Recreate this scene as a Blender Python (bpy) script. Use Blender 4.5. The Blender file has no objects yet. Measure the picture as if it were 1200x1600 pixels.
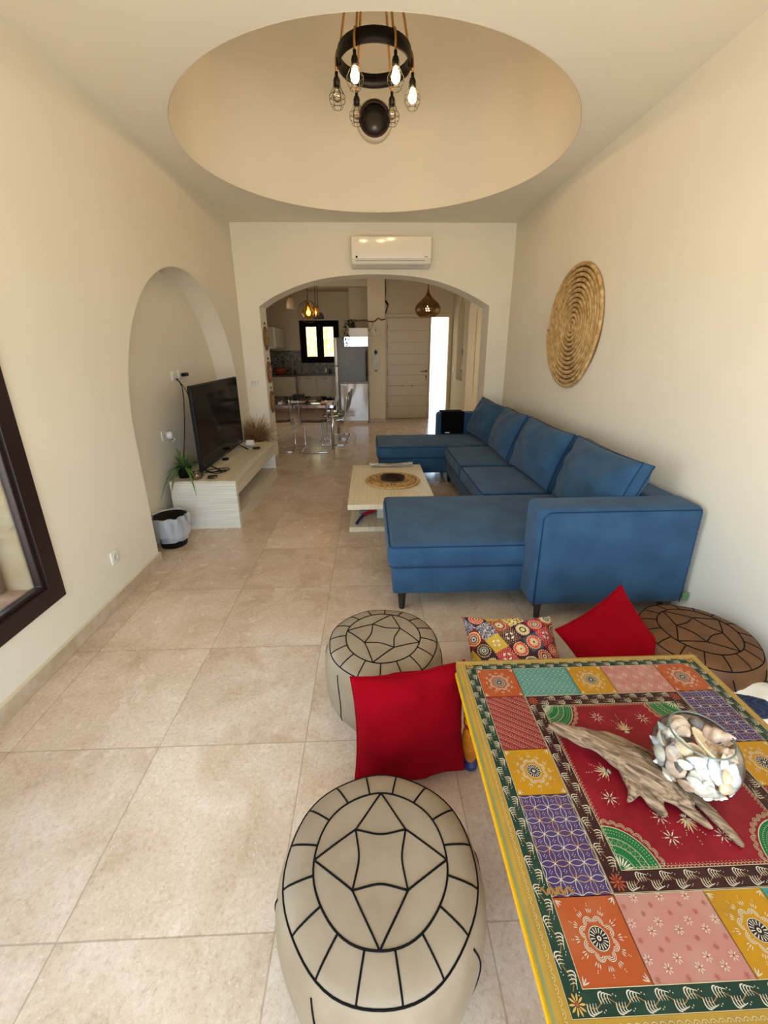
import bpy, math, random
from mathutils import Vector, Matrix, noise
from mathutils.geometry import tessellate_polygon
random.seed(7)
PI = math.pi
S = bpy.context.scene
COL = S.collection

# ------------------------------------------------------------------ camera
F_PX, PITCH, YAW, ROLL, CAM_H, CY_PX = 652.2886, .3276, -.0322, -.0069, 1.5491, 766.5
XL, XR, YE, ZC = -1.6331, 1.8213, 5.7723, 2.9822
def cam_axes():
    cp, sp, cy, sy = math.cos(PITCH), math.sin(PITCH), math.cos(YAW), math.sin(YAW)
    f = Vector((-sy*cp, cy*cp, -sp)); r = Vector((cy, sy, 0)); u = r.cross(f)
    return r*math.cos(ROLL)+u*math.sin(ROLL), -r*math.sin(ROLL)+u*math.cos(ROLL), f
cr, cu, cf = cam_axes()
cd = bpy.data.cameras.new('camera'); cam = bpy.data.objects.new('camera', cd); COL.objects.link(cam)
cd.sensor_fit = 'VERTICAL'; cd.sensor_height = 24; cd.sensor_width = 18
cd.lens = F_PX/1600*24; cd.shift_y = (CY_PX-800)/1600; cd.clip_start = .02; cd.clip_end = 200
M = Matrix((cr, cu, -cf)).transposed().to_4x4(); M.translation = (0, 0, CAM_H)
cam.matrix_world = M
S.camera = cam

# ------------------------------------------------------------------ exposure, world, window light
S.view_settings.view_transform = 'Standard'; S.view_settings.look = 'None'
S.view_settings.gamma = 1; S.view_settings.use_curve_mapping = False
S.view_settings.exposure = 1.36
def lin(c):
    return tuple(((x/255)/12.92 if x/255 <= .04045 else ((x/255+.055)/1.055)**2.4) for x in c)
w = bpy.data.worlds.new('daylight'); S.world = w; w.use_nodes = True
nt = w.node_tree; bg = nt.nodes['Background']
tc = nt.nodes.new('ShaderNodeTexCoord'); sx = nt.nodes.new('ShaderNodeSeparateXYZ'); rp = nt.nodes.new('ShaderNodeValToRGB')
mr = nt.nodes.new('ShaderNodeMapRange'); mr.inputs[1].default_value = -1; mr.inputs[2].default_value = 1
nt.links.new(tc.outputs['Generated'], sx.inputs[0]); nt.links.new(sx.outputs[2], mr.inputs[0])
nt.links.new(mr.outputs[0], rp.inputs[0]); nt.links.new(rp.outputs[0], bg.inputs[0])
el = rp.color_ramp.elements
el[0].position = 0; el[0].color = (1.0, .91, .78, 1)
el[1].position = 1; el[1].color = (.52, .76, 1.0, 1)
for p, c in ((.47, (1.0, .92, .80, 1)), (.51, (.82, .91, 1.0, 1)), (.62, (.60, .80, 1.0, 1))):
    e = el.new(p); e.color = c
bg.inputs[1].default_value = 2.8
def window_light(name, loc, direction, sx_, sy_):
    l = bpy.data.lights.new(name, 'AREA'); l.shape = 'RECTANGLE'; l.size = sx_; l.size_y = sy_
    l.cycles.is_portal = True
    o = bpy.data.objects.new(name, l); COL.objects.link(o); o.location = loc
    o.rotation_euler = Vector(direction).to_track_quat('-Z', 'Y').to_euler()
    return o
BACK_Y = -1.0
window_light('daylight_balcony', (.1, BACK_Y-.1, 1.15), (0, 1, 0), 3.1, 2.35)
window_light('daylight_side_window', (XL-.35, 1.2, 1.25), (1, 0, 0), 1.5, 1.9)
window_light('daylight_sidelight', (1.55, 9.95, 1.1), (0, -1, 0), .4, 2.2)
window_light('daylight_kitchen', (-1.33, 12.5, 1.75), (0, -1, 0), .9, .85)

sl = bpy.data.lights.new('sun', 'SUN'); sl.energy = 5.5; sl.angle = .01; sl.color = (1.0, .94, .85)
so = bpy.data.objects.new('sun', sl); COL.objects.link(so); so.rotation_euler = Vector((-.05, .28, -.95)).to_track_quat('-Z', 'Y').to_euler()
def area(name, loc, direction, sx_, sy_, e, c):
    l = bpy.data.lights.new(name, 'AREA'); l.shape = 'RECTANGLE'; l.size = sx_; l.size_y = sy_; l.energy = e; l.color = c
    o = bpy.data.objects.new(name, l); COL.objects.link(o); o.location = loc; o.rotation_euler = Vector(direction).to_track_quat('-Z', 'Y').to_euler()
# added unseen fill lamps that brighten the rooms beyond the arch; no window there
area('fill_dining_left', (-2.70, 8.0, 1.6), (1, 0, 0), 1.8, 1.3, 8, (1.0, .93, .82))
area('fill_corridor', (3.2, 7.3, 1.4), (-1, 0, 0), 1.2, 1.6, 6, (1.0, .93, .82))

# ------------------------------------------------------------------ materials
def mat(name, c, rough=.6, metal=0, c2=None, scale=6, stretch=(1, 1, 1), bump=0, bscale=60, spec=.5,
        emit=None, estr=0, detail=4, lo=.35, hi=.65, sheen=0, coat=0, bstretch=None, bdist=.002):
    m = bpy.data.materials.new(name); m.use_nodes = True
    n = m.node_tree; b = n.nodes['Principled BSDF']
    b.inputs['Base Color'].default_value = (*lin(c), 1); b.inputs['Roughness'].default_value = rough
    b.inputs['Metallic'].default_value = metal; b.inputs['Specular IOR Level'].default_value = spec
    if sheen: b.inputs['Sheen Weight'].default_value = sheen
    if coat: b.inputs['Coat Weight'].default_value = coat; b.inputs['Coat Roughness'].default_value = .1
    if emit: b.inputs['Emission Color'].default_value = (*lin(emit), 1); b.inputs['Emission Strength'].default_value = estr
    t = n.nodes.new('ShaderNodeTexCoord')
    if c2:
        mp = n.nodes.new('ShaderNodeMapping'); mp.inputs['Scale'].default_value = stretch
        no = n.nodes.new('ShaderNodeTexNoise'); no.inputs['Scale'].default_value = scale; no.inputs['Detail'].default_value = detail
        r = n.nodes.new('ShaderNodeValToRGB')
        r.color_ramp.elements[0].position = lo; r.color_ramp.elements[1].position = hi
        r.color_ramp.elements[0].color = (*lin(c), 1); r.color_ramp.elements[1].color = (*lin(c2), 1)
        n.links.new(t.outputs['Object'], mp.inputs[0]); n.links.new(mp.outputs[0], no.inputs['Vector'])
        n.links.new(no.outputs['Fac'], r.inputs[0]); n.links.new(r.outputs[0], b.inputs['Base Color'])
    if bump:
        no = n.nodes.new('ShaderNodeTexNoise'); no.inputs['Scale'].default_value = bscale; no.inputs['Detail'].default_value = 3
        bp = n.nodes.new('ShaderNodeBump'); bp.inputs['Strength'].default_value = bump; bp.inputs['Distance'].default_value = bdist
        if bstretch:
            mp = n.nodes.new('ShaderNodeMapping'); mp.inputs['Scale'].default_value = bstretch
            n.links.new(t.outputs['Object'], mp.inputs[0]); n.links.new(mp.outputs[0], no.inputs['Vector'])
        else: n.links.new(t.outputs['Object'], no.inputs['Vector'])
        n.links.new(no.outputs['Fac'], bp.inputs['Height']); n.links.new(bp.outputs[0], b.inputs['Normal'])
    return m
def glass_mat(name, tint=(1, 1, 1), refl=.06, rough=.0):
    m = bpy.data.materials.new(name); m.use_nodes = True; n = m.node_tree; n.nodes.clear()
    o = n.nodes.new('ShaderNodeOutputMaterial'); mx = n.nodes.new('ShaderNodeMixShader')
    tr = n.nodes.new('ShaderNodeBsdfTransparent'); gl = n.nodes.new('ShaderNodeBsdfGlossy'); lw = n.nodes.new('ShaderNodeLayerWeight')
    tr.inputs[0].default_value = (*tint, 1); gl.inputs['Roughness'].default_value = rough
    lw.inputs[0].default_value = .25
    ad = n.nodes.new('ShaderNodeMath'); ad.operation = 'MULTIPLY_ADD'; ad.inputs[1].default_value = .8; ad.inputs[2].default_value = refl
    n.links.new(lw.outputs['Fresnel'], ad.inputs[0]); n.links.new(ad.outputs[0], mx.inputs[0])
    n.links.new(tr.outputs[0], mx.inputs[1]); n.links.new(gl.outputs[0], mx.inputs[2]); n.links.new(mx.outputs[0], o.inputs[0])
    return m
def attr_mat(name, rough=.8, bump=.3, bscale=350):
    m = mat(name, (128, 128, 128), rough, bump=bump, bscale=bscale)
    n = m.node_tree; a = n.nodes.new('ShaderNodeAttribute'); a.attribute_name = 'print'
    n.links.new(a.outputs['Color'], n.nodes['Principled BSDF'].inputs['Base Color']); return m
def floor_mat():
    m = bpy.data.materials.new('limestone_floor_tiles'); m.use_nodes = True; n = m.node_tree; L = n.links.new
    b = n.nodes['Principled BSDF']; t = n.nodes.new('ShaderNodeTexCoord')
    s = n.nodes.new('ShaderNodeSeparateXYZ'); L(t.outputs['Object'], s.inputs[0])
    def math_(op, a, bb=None, c=None):
        k = n.nodes.new('ShaderNodeMath'); k.operation = op
        for i, v in enumerate((a, bb, c)):
            if v is None: continue
            if isinstance(v, (int, float)): k.inputs[i].default_value = v
            else: L(v, k.inputs[i])
        return k.outputs[0]
    ux = math_('DIVIDE', math_('ADD', s.outputs[0], .8924), .6); uy = math_('DIVIDE', math_('SUBTRACT', s.outputs[1], .7209), .6)
    dx = math_('ABSOLUTE', math_('SUBTRACT', math_('FRACT', ux), .5)); dy = math_('ABSOLUTE', math_('SUBTRACT', math_('FRACT', uy), .5))
    nz = n.nodes.new('ShaderNodeTexNoise'); nz.inputs['Scale'].default_value = 30; L(t.outputs['Object'], nz.inputs['Vector'])
    wob = math_('MULTIPLY', math_('SUBTRACT', nz.outputs['Fac'], .5), .003)
    g = math_('GREATER_THAN', math_('ADD', math_('MAXIMUM', dx, dy), wob), .4962)
    cell = n.nodes.new('ShaderNodeCombineXYZ'); L(math_('FLOOR', ux), cell.inputs[0]); L(math_('FLOOR', uy), cell.inputs[1])
    wn = n.nodes.new('ShaderNodeTexWhiteNoise'); wn.noise_dimensions = '3D'; L(cell.outputs[0], wn.inputs['Vector'])
    va = n.nodes.new('ShaderNodeVectorMath'); va.operation = 'MULTIPLY_ADD'
    L(wn.outputs['Color'], va.inputs[0]); va.inputs[1].default_value = (7, 7, 7); L(t.outputs['Object'], va.inputs[2])
    def noise_(scale, det, rough, dist=0):
        k = n.nodes.new('ShaderNodeTexNoise'); k.inputs['Scale'].default_value = scale; k.inputs['Detail'].default_value = det
        k.inputs['Roughness'].default_value = rough; k.inputs['Distortion'].default_value = dist; L(va.outputs[0], k.inputs['Vector']); return k.outputs['Fac']
    def ramp(f, pts):
        k = n.nodes.new('ShaderNodeValToRGB'); e = k.color_ramp.elements
        e[0].position, e[0].color = pts[0][0], (*pts[0][1], 1); e[1].position, e[1].color = pts[-1][0], (*pts[-1][1], 1)
        for p, c in pts[1:-1]: x = e.new(p); x.color = (*c, 1)
        L(f, k.inputs[0]); return k.outputs[0]
    def mix(kind, f, a, bb):
        k = n.nodes.new('ShaderNodeMix'); k.data_type = 'RGBA'; k.blend_type = kind
        if isinstance(f, (int, float)): k.inputs[0].default_value = f
        else: L(f, k.inputs[0])
        for i, v in ((6, a), (7, bb)):
            if isinstance(v, tuple): k.inputs[i].default_value = (*v, 1)
            else: L(v, k.inputs[i])
        return k.outputs[2]
    base = ramp(noise_(3.5, 6, .65, .6), [(.3, lin((206, 184, 160))), (.5, lin((226, 207, 187))), (.7, lin((240, 226, 212)))])
    fine = ramp(noise_(70, 6, .8, .4), [(.28, lin((184, 166, 146))), (.46, lin((228, 218, 206))), (.6, lin((240, 234, 226))), (.75, lin((255, 250, 242)))])
    c = mix('MULTIPLY', .8, base, fine)
    vor = n.nodes.new('ShaderNodeTexVoronoi'); vor.inputs['Scale'].default_value = 55; L(va.outputs[0], vor.inputs['Vector'])
    fl = math_('MULTIPLY', math_('LESS_THAN', vor.outputs['Distance'], .16), math_('GREATER_THAN', noise_(9, 2, .5), .52))
    c = mix('MIX', math_('MULTIPLY', fl, .5), c, lin((232, 222, 204)))
    tone = ramp(wn.outputs['Value'], [(0, (.86, .84, .82)), (1, (1, 1, 1))])
    c = mix('MULTIPLY', 1.0, c, tone)
    c = mix('MIX', math_('MULTIPLY', g, .42), c, lin((112, 92, 70)))
    L(c, b.inputs['Base Color'])
    rr = ramp(noise_(14, 4, .6), [(.3, (.14, .14, .14)), (.7, (.3, .3, .3))]); L(rr, b.inputs['Roughness'])
    b.inputs['Specular IOR Level'].default_value = .5
    bp = n.nodes.new('ShaderNodeBump'); bp.inputs['Strength'].default_value = .12; bp.inputs['Distance'].default_value = .0015
    L(math_('SUBTRACT', noise_(60, 4, .6), math_('MULTIPLY', g, 1.0)), bp.inputs['Height']); L(bp.outputs[0], b.inputs['Normal'])
    return m
MF = floor_mat()
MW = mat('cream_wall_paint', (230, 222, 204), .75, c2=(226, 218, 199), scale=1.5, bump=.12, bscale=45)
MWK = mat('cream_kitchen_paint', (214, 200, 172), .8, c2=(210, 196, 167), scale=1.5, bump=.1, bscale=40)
MC = mat('white_ceiling_paint', (234, 226, 209), .8, c2=(231, 223, 205), scale=1.2)
MST = mat('limestone_skirting', (178, 156, 128), .4, c2=(200, 182, 156), scale=14, detail=8, bump=.1)
MDW = mat('dark_brown_frame', (36, 23, 22), .35, spec=.35)
MGL = glass_mat('clear_window_glass')
MBLUE = mat('blue_sofa_fabric', (35, 65, 93), .9, c2=(50, 83, 112), scale=6, detail=11, bump=.4, bscale=420, spec=.2, sheen=.12, lo=.3, hi=.7)
MBLUD = mat('blue_sofa_piping', (26, 52, 84), .9, spec=.2)
MBLK = mat('black_plastic', (11, 11, 12), .5, spec=.25)
MSCR = mat('tv_screen_glass', (3, 3, 4), .08, spec=.14)
MWW = mat('whitewashed_oak', (218, 206, 182), .5, c2=(196, 182, 154), scale=9, stretch=(1, .12, 9), detail=8, bump=.2, bscale=60, bstretch=(1, .1, 6))
MWX = mat('whitewashed_oak_side', (228, 224, 212), .5, c2=(200, 194, 178), scale=11, stretch=(.2, 1, 16), detail=8, bump=.2, bscale=60, bstretch=(.2, 1, 6))
MCT = mat('whitewashed_ash_table', (226, 215, 188), .42, c2=(212, 198, 166), scale=10, stretch=(7, .35, 1), detail=6)
MWHT = mat('white_plastic', (225, 222, 212), .35)
MWGL = mat('white_gloss', (232, 226, 212), .12, coat=.3)
MGLS = mat('high_gloss_lacquer', (176, 168, 152), .06, spec=1.0, coat=1.0)
MLEA = mat('beige_leather', (132, 114, 92), .52, c2=(150, 133, 110), scale=7, detail=6, spec=.3, bump=.2, bscale=60, lo=.3, hi=.7)
MLEB = mat('brown_leather', (88, 56, 30), .55, c2=(110, 75, 43), scale=9, detail=6, spec=.25, bump=.25, bscale=60, lo=.3, hi=.7)
MSEA = mat('black_seam_cord', (9, 8, 8), .8, spec=.12)
MRED = mat('red_cotton', (122, 0, 12), .95, c2=(130, 0, 15), scale=8, bump=.3, bscale=300, spec=.08)
MROPE = mat('hemp_rope', (176, 128, 66), .9, c2=(130, 88, 40), scale=60, stretch=(1, 1, 3), bump=.6, bscale=150)
MIRON = mat('black_iron', (18, 15, 14), .45, metal=.6)
MBULB = mat('lit_bulb', (255, 220, 160), .3, emit=(255, 214, 150), estr=45)
MBULO = glass_mat('unlit_bulb_glass', (.95, .9, .82), .12)
MSTRAW = mat('woven_straw', (196, 158, 98), .85, c2=(150, 108, 56), scale=30, detail=5, bump=.6, bscale=120, lo=.3, hi=.7)
MSTRAD = mat('pale_straw', (208, 176, 118), .85, c2=(176, 138, 84), scale=26, detail=5, bump=.4, bscale=150)
MCHR = mat('chrome', (205, 205, 210), .1, metal=1)
MSTEEL = mat('grey_steel', (104, 104, 102), .45, metal=.3, c2=(94, 94, 94), scale=2)
MDOOR = mat('cream_door_lacquer', (208, 190, 158), .35)
MGRAN = mat('dark_granite', (58, 50, 42), .25, c2=(98, 86, 70), scale=60, detail=6)
MCAB = mat('kitchen_cabinet_beige', (190, 180, 160), .35)

# ------------------------------------------------------------------ mesh helpers
WORLD = {}
class MB:
    def __init__(s): s.v = []; s.f = []; s.m = []; s.sm = []
    def add(s, vs, fs, mi=0, smooth=False):
        o = len(s.v); s.v += [tuple(p) for p in vs]
        for f in fs: s.f.append(tuple(i+o for i in f)); s.m.append(mi); s.sm.append(smooth)
        return s
    def box(s, x0, x1, y0, y1, z0, z1, mi=0):
        v = [(x, y, z) for x in (x0, x1) for y in (y0, y1) for z in (z0, z1)]
        return s.add(v, [(0, 1, 3, 2), (4, 6, 7, 5), (0, 4, 5, 1), (2, 3, 7, 6), (0, 2, 6, 4), (1, 5, 7, 3)], mi)
    def rbox(s, x0, x1, y0, y1, z0, z1, r=.02, n=4, mi=0, puff=0, res=0):
        """rounded box: superellipsoid-like cage, optional puffiness on top"""
        cx, cy, cz = (x0+x1)/2, (y0+y1)/2, (z0+z1)/2; hx, hy, hz = (x1-x0)/2, (y1-y0)/2, (z1-z0)/2
        r = min(r, hx, hy, hz)
        def axis(h):
            ks = [-h+r*(1-math.cos(i*PI/2/n)) if False else -h+r*i/n for i in range(n+1)]
            k = res or max(1, int((2*h-2*r)/.08)); mid = [-(h-r)+(2*(h-r))*i/k for i in range(1, k)] if h > r else []
            return ks+mid+[-a for a in reversed(ks)] if h > r else ks+[-a for a in reversed(ks[:-1])]
        ax, ay, az = axis(hx), axis(hy), axis(hz); idx = {}; V = []
        def pt(i, j, k):
            if (i, j, k) in idx: return idx[i, j, k]
            p = Vector((ax[i], ay[j], az[k]))
            q = Vector((max(-hx+r, min(hx-r, p.x)), max(-hy+r, min(hy-r, p.y)), max(-hz+r, min(hz-r, p.z))))
            d = p-q
            if d.length > 1e-9: p = q+d.normalized()*r
            if puff:
                e = max(0, (1-(p.x/hx)**4))*max(0, (1-(p.y/hy)**4))
                if p.z > 0: p.z += puff*e
            idx[i, j, k] = len(V); V.append((p.x+cx, p.y+cy, p.z+cz)); return idx[i, j, k]
        FF = []; I, J, K = len(ax)-1, len(ay)-1, len(az)-1
        for i in range(I):
            for j in range(J):
                FF.append((pt(i, j, 0), pt(i, j+1, 0), pt(i+1, j+1, 0), pt(i+1, j, 0))); FF.append((pt(i, j, K), pt(i+1, j, K), pt(i+1, j+1, K), pt(i, j+1, K)))
            for k in range(K):
                FF.append((pt(i, 0, k), pt(i+1, 0, k), pt(i+1, 0, k+1), pt(i, 0, k+1))); FF.append((pt(i, J, k), pt(i, J, k+1), pt(i+1, J, k+1), pt(i+1, J, k)))
        for j in range(J):
            for k in range(K):
                FF.append((pt(0, j, k), pt(0, j, k+1), pt(0, j+1, k+1), pt(0, j+1, k))); FF.append((pt(I, j, k), pt(I, j+1, k), pt(I, j+1, k+1), pt(I, j, k+1)))
        return s.add(V, FF, mi, True)
    def lathe(s, prof, c=(0, 0, 0), n=32, mi=0, smooth=True, axis='z', squash=(1, 1), cap=False):
        V = []; FF = []
        for r, z in prof:
            for i in range(n):
                a = 2*PI*i/n; x, y = r*math.cos(a)*squash[0], r*math.sin(a)*squash[1]
                p = (x, y, z) if axis == 'z' else ((z, x, y) if axis == 'x' else (x, z, y))
                V.append((p[0]+c[0], p[1]+c[1], p[2]+c[2]))
        for j in range(len(prof)-1):
            for i in range(n):
                k = (i+1) % n; FF.append((j*n+i, j*n+k, (j+1)*n+k, (j+1)*n+i))
        if cap and prof[0][0] > 1e-5: FF.append(tuple(range(n))[::-1])
        if cap and prof[-1][0] > 1e-5: FF.append(tuple((len(prof)-1)*n+i for i in range(n)))
        return s.add(V, FF, mi, smooth)
    def tube(s, pts, r, n=8, mi=0, closed=False, flat=None):
        pts = [Vector(p) for p in pts]; N = len(pts); V = []; FF = []
        R = r if isinstance(r, (list, tuple)) else [r]*N
        prev = None
        for i, p in enumerate(pts):
            a = pts[(i-1) % N] if (closed or i > 0) else p; b = pts[(i+1) % N] if (closed or i < N-1) else p
            t = (b-a)
            if t.length < 1e-9: t = Vector((0, 0, 1))
            t.normalize()
            if prev is None:
                u = t.orthogonal().normalized()
            else:
                u = prev-t*prev.dot(t)
                u = u.normalized() if u.length > 1e-6 else t.orthogonal().normalized()
            prev = u; w_ = t.cross(u)
            for k in range(n):
                a_ = 2*PI*k/n; V.append(p+(u*math.cos(a_)+w_*math.sin(a_))*R[i])
        for i in range(N if closed else N-1):
            j = (i+1) % N
            for k in range(n):
                l = (k+1) % n; FF.append((i*n+k, i*n+l, j*n+l, j*n+k))
        if not closed: FF += [tuple(range(n))[::-1], tuple((N-1)*n+k for k in range(n))]
        return s.add(V, FF, mi, True)
    def prism(s, outline, holes, frame, t0, t1, mi=0, rim=True):
        """plate: 2D outline with holes, mapped through frame(a,b,t)"""
        loops = [outline]+holes; flat = [p for l in loops for p in l]
        tri = tessellate_polygon([[Vector((a, b, 0)) for a, b in l] for l in loops])
        V = [frame(a, b, t0) for a, b in flat]+[frame(a, b, t1) for a, b in flat]; n = len(flat)
        FF = [tuple(t) for t in tri]+[tuple(i+n for i in reversed(t)) for t in tri]
        o = 0
        for l in loops:
            for i in range(len(l)):
                j = (i+1) % len(l)
                if rim: FF.append((o+i, o+j, o+j+n, o+i+n))
            o += len(l)
        return s.add(V, FF, mi)
    def xf(s, mtx, start=0):
        s.v[start:] = [tuple(mtx @ Vector(p)) for p in s.v[start:]]; return s
    def build(s, name, mats, parent=None, bevel=0, autosmooth=True):
        off = WORLD.get(parent.name, Vector()) if parent else Vector()
        me = bpy.data.meshes.new(name)
        me.from_pydata([(p[0]-off[0], p[1]-off[1], p[2]-off[2]) for p in s.v], [], s.f)
        for m_ in (mats if isinstance(mats, (list, tuple)) else [mats]): me.materials.append(m_)
        me.polygons.foreach_set('material_index', s.m); me.polygons.foreach_set('use_smooth', s.sm)
        me.update(); me.validate()
        o = bpy.data.objects.new(name, me); COL.objects.link(o)
        import bmesh
        bm = bmesh.new(); bm.from_mesh(me); bmesh.ops.recalc_face_normals(bm, faces=bm.faces); bm.to_mesh(me); bm.free()
        if parent: o.parent = parent; WORLD[o.name] = off
        else: WORLD[o.name] = Vector()
        if bevel:
            b = o.modifiers.new('bevel', 'BEVEL'); b.width = bevel; b.segments = 2; b.limit_method = 'ANGLE'; b.angle_limit = math.radians(50)
        return o
def tag(o, label, cat, group=None, kind=None):
    o['label'] = label; o['category'] = cat
    if group: o['group'] = group
    if kind: o['kind'] = kind
    return o
def struct(o): o['kind'] = 'structure'; return o
def thing(name, loc, label, cat, group=None):
    o = bpy.data.objects.new(name, None); COL.objects.link(o); o.location = loc; o.empty_display_size = .05
    WORLD[o.name] = Vector(loc); return tag(o, label, cat, group)
def one(name, mb, m, label, cat, group=None, base=None, bevel=0):
    """a thing that is one mesh: origin set to its base"""
    if base is None:
        xs = [p[0] for p in mb.v]; ys = [p[1] for p in mb.v]; base = ((min(xs)+max(xs))/2, (min(ys)+max(ys))/2, min(p[2] for p in mb.v))
    mb.v = [(p[0]-base[0], p[1]-base[1], p[2]-base[2]) for p in mb.v]
    o = mb.build(name, m, None, bevel); o.location = base; return tag(o, label, cat, group)
def copy_tree(o, parent=None):
    c = o.copy(); COL.objects.link(c)
    if parent: c.parent = parent
    for ch in list(o.children): copy_tree(ch, c)
    return c
def arc(cx, cy, r, a0, a1, n): return [(cx+r*math.cos(math.radians(a0+(a1-a0)*i/n)), cy+r*math.sin(math.radians(a0+(a1-a0)*i/n))) for i in range(n+1)]
def bez(p, n=16):
    p = [Vector(q) for q in p]; out = []
    for i in range(n+1):
        t = i/n; q = list(p)
        while len(q) > 1: q = [a.lerp(b, t) for a, b in zip(q, q[1:])]
        out.append(q[0])
    return out
def smoothpath(p, k=6):
    p = [Vector(q) for q in p]; out = []
    for i in range(len(p)-1):
        a, b, c, d = p[max(i-1, 0)], p[i], p[i+1], p[min(i+2, len(p)-1)]
        for j in range(k):
            t = j/k; out.append(.5*((2*b)+(c-a)*t+(2*a-5*b+4*c-d)*t*t+(3*b-a-3*c+d)*t**3))
    out.append(p[-1]); return out

# ------------------------------------------------------------------ setting: living room
NB = XL-.24
KX, KR = -2.75, 1.85         # dining / hall side walls
KY = 12.2
b = MB(); b.box(-4, 4.0, BACK_Y-.1, 12.6, -.12, 0); struct(b.build('floor', MF))
# ceiling with the round light well
cx0, cy0, cr0 = .085, 3.92, 1.46
b = MB(); b.prism([(XL-.3, BACK_Y-.1), (XR+.2, BACK_Y-.1), (XR+.2, YE+.05), (XL-.3, YE+.05)], [arc(cx0, cy0, cr0, 0, 357, 119)], lambda a, c, t: (a, c, t), ZC, ZC+.12)
struct(b.build('ceiling', MC))
PZ, PR = 3.80, .163
b = MB(); N = 120
V = []; FF = []
for i in range(N):
    a = 2*PI*i/N
    for r, z in ((cr0-.002, ZC-.0005), (cr0-.002, 4.35), (cr0*.96, 4.5), (cr0*.75, 4.62), (cr0*.4, 4.68), (.02, 4.69)): V.append((cx0+r*math.cos(a), cy0+r*math.sin(a), z))
for i in range(N):
    j = (i+1) % N
    for k in range(5): FF.append((i*6+k, j*6+k, j*6+k+1, i*6+k+1))
b.add(V, FF, 0, True); o = struct(b.build('ceiling_light_well', MC))
# left wall: window and arched niche
WY0, WY1, WZ0, WZ1 = .45, 1.93, .36, 2.05
niche = [(2.925, 0)]+[(y, z) for y, z in reversed(arc(4.15, 1.0, 1.225, 0, 180, 48))]+[(5.375, 0)]
outl = [(BACK_Y-.1, -.0), (2.925, 0)]+[(y, z) for y, z in reversed(arc(4.15, 1.0, 1.225, 0, 180, 48))]+[(5.375, 0), (YE+.05, 0), (YE+.05, ZC), (BACK_Y-.1, ZC)]
b = MB(); b.prism(outl, [[(WY0, WZ0), (WY1, WZ0), (WY1, WZ1), (WY0, WZ1)]], lambda y, z, t: (t, y, z), XL, NB)
struct(b.build('wall_left', MW))
b = MB(); b.box(NB-.1, NB, 2.7, 5.6, 0, 2.5); struct(b.build('wall_niche', MW))
b = MB(); b.box(XR, XR+.2, BACK_Y-.1, YE+.35, 0, ZC+.05); struct(b.build('wall_right', MW))
# end wall with the arched opening
aL, aR, aT = -1.37, 1.553, 2.42
apts = [(-1.37, 2.062), (-1.2, 2.165), (-.994, 2.253), (-.8, 2.318), (-.59, 2.369), (-.35, 2.403), (-.1, 2.42), (.125, 2.424), (.35, 2.417), (.604, 2.396), (.82, 2.357), (1.008, 2.305), (1.18, 2.243), (1.341, 2.172), (1.553, 2.058)]
ap = [(p.x, p.y) for p in smoothpath([(x, z, 0) for x, z in apts], 4)]
out = [(XL-.3, 0), (aL, 0)]+ap+[(aR, 0), (XR+.2, 0), (XR+.2, ZC), (XL-.3, ZC)]
b = MB(); b.prism(out, [], lambda x, z, t: (x, t, z), YE, YE+.35); struct(b.build('wall_end', MW))
# wall behind the camera with the balcony opening
b = MB(); b.prism([(XL-.3, 0), (XR+.2, 0), (XR+.2, ZC), (XL-.3, ZC)], [[(-1.45, .02), (1.65, .02), (1.65, 2.35), (-1.45, 2.35)]], lambda x, z, t: (x, t, z), BACK_Y-.15, BACK_Y); struct(b.build('wall_back', MW))
b = MB()
for x0, x1 in ((-1.45, -1.37), (.06, .14), (1.57, 1.65)): b.box(x0, x1, BACK_Y-.1, BACK_Y-.04, .02, 2.35)
for z0, z1 in ((.02, .09), (2.28, 2.35)): b.box(-1.45, 1.65, BACK_Y-.095, BACK_Y-.045, z0, z1)
struct(b.build('window_1', MDW))
# skirting
def skirt(name, pts):
    b = MB()
    for (x0, x1, y0, y1) in pts: b.box(x0, x1, y0, y1, 0, .085)
    return struct(b.build(name, MST, bevel=.004))
skirt('baseboard_left', [(XL, XL+.015, BACK_Y, 2.925), (XL-.02, XL+.015, 2.925, 2.94), (XL, XL+.015, 5.375, YE)])
skirt('baseboard_right', [(XR-.015, XR, BACK_Y, YE)])
skirt('baseboard_end', [(XL, aL+.015, YE-.015, YE), (aL, aL+.015, YE, YE+.35), (aR-.015, aR, YE, YE+.35), (aR-.015, XR, YE-.015, YE)])
b = MB(); b.box(XL, XL+.017, BACK_Y, 2.925, .085, .092); b.box(XR-.017, XR, BACK_Y, YE, .085, .092)
struct(b.build('trim_1', mat('skirting_bead', (214, 200, 172), .6)))
# left window: dark frame, pane, sunlit reveal
b = MB(); f0, f1 = XL-.03, XL+.02
oy0, oy1, oz0, oz1 = WY0-.04, 1.965, .335, WZ1+.04; fw = .095
b.prism([(oy0, oz0), (oy1, oz0), (oy1, oz1), (oy0, oz1)], [[(oy0+fw, oz0+fw), (oy1-fw, oz0+fw), (oy1-fw, oz1-fw), (oy0+fw, oz1-fw)]], lambda y, z, t: (t, y, z), f0, f1)
i0 = .093
win = struct(b.build('window_2', MDW, bevel=.004))
b = MB(); fi = .022
b.prism([(oy0+i0, oz0+i0), (oy1-i0, oz0+i0), (oy1-i0, oz1-i0), (oy0+i0, oz1-i0)], [[(oy0+i0+fi, oz0+i0+fi), (oy1-i0-fi, oz0+i0+fi), (oy1-i0-fi, oz1-i0-fi), (oy0+i0+fi, oz1-i0-fi)]], lambda y, z, t: (t, y, z), XL-.035, XL+.004)
b.build('window_sash', MDW, win, bevel=.004)
b = MB(); b.box(XL-.018, XL-.014, oy0+i0+.02, oy1-i0-.02, oz0+i0+.02, oz1-i0-.02); b.build('pane', MGL, win)
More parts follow.
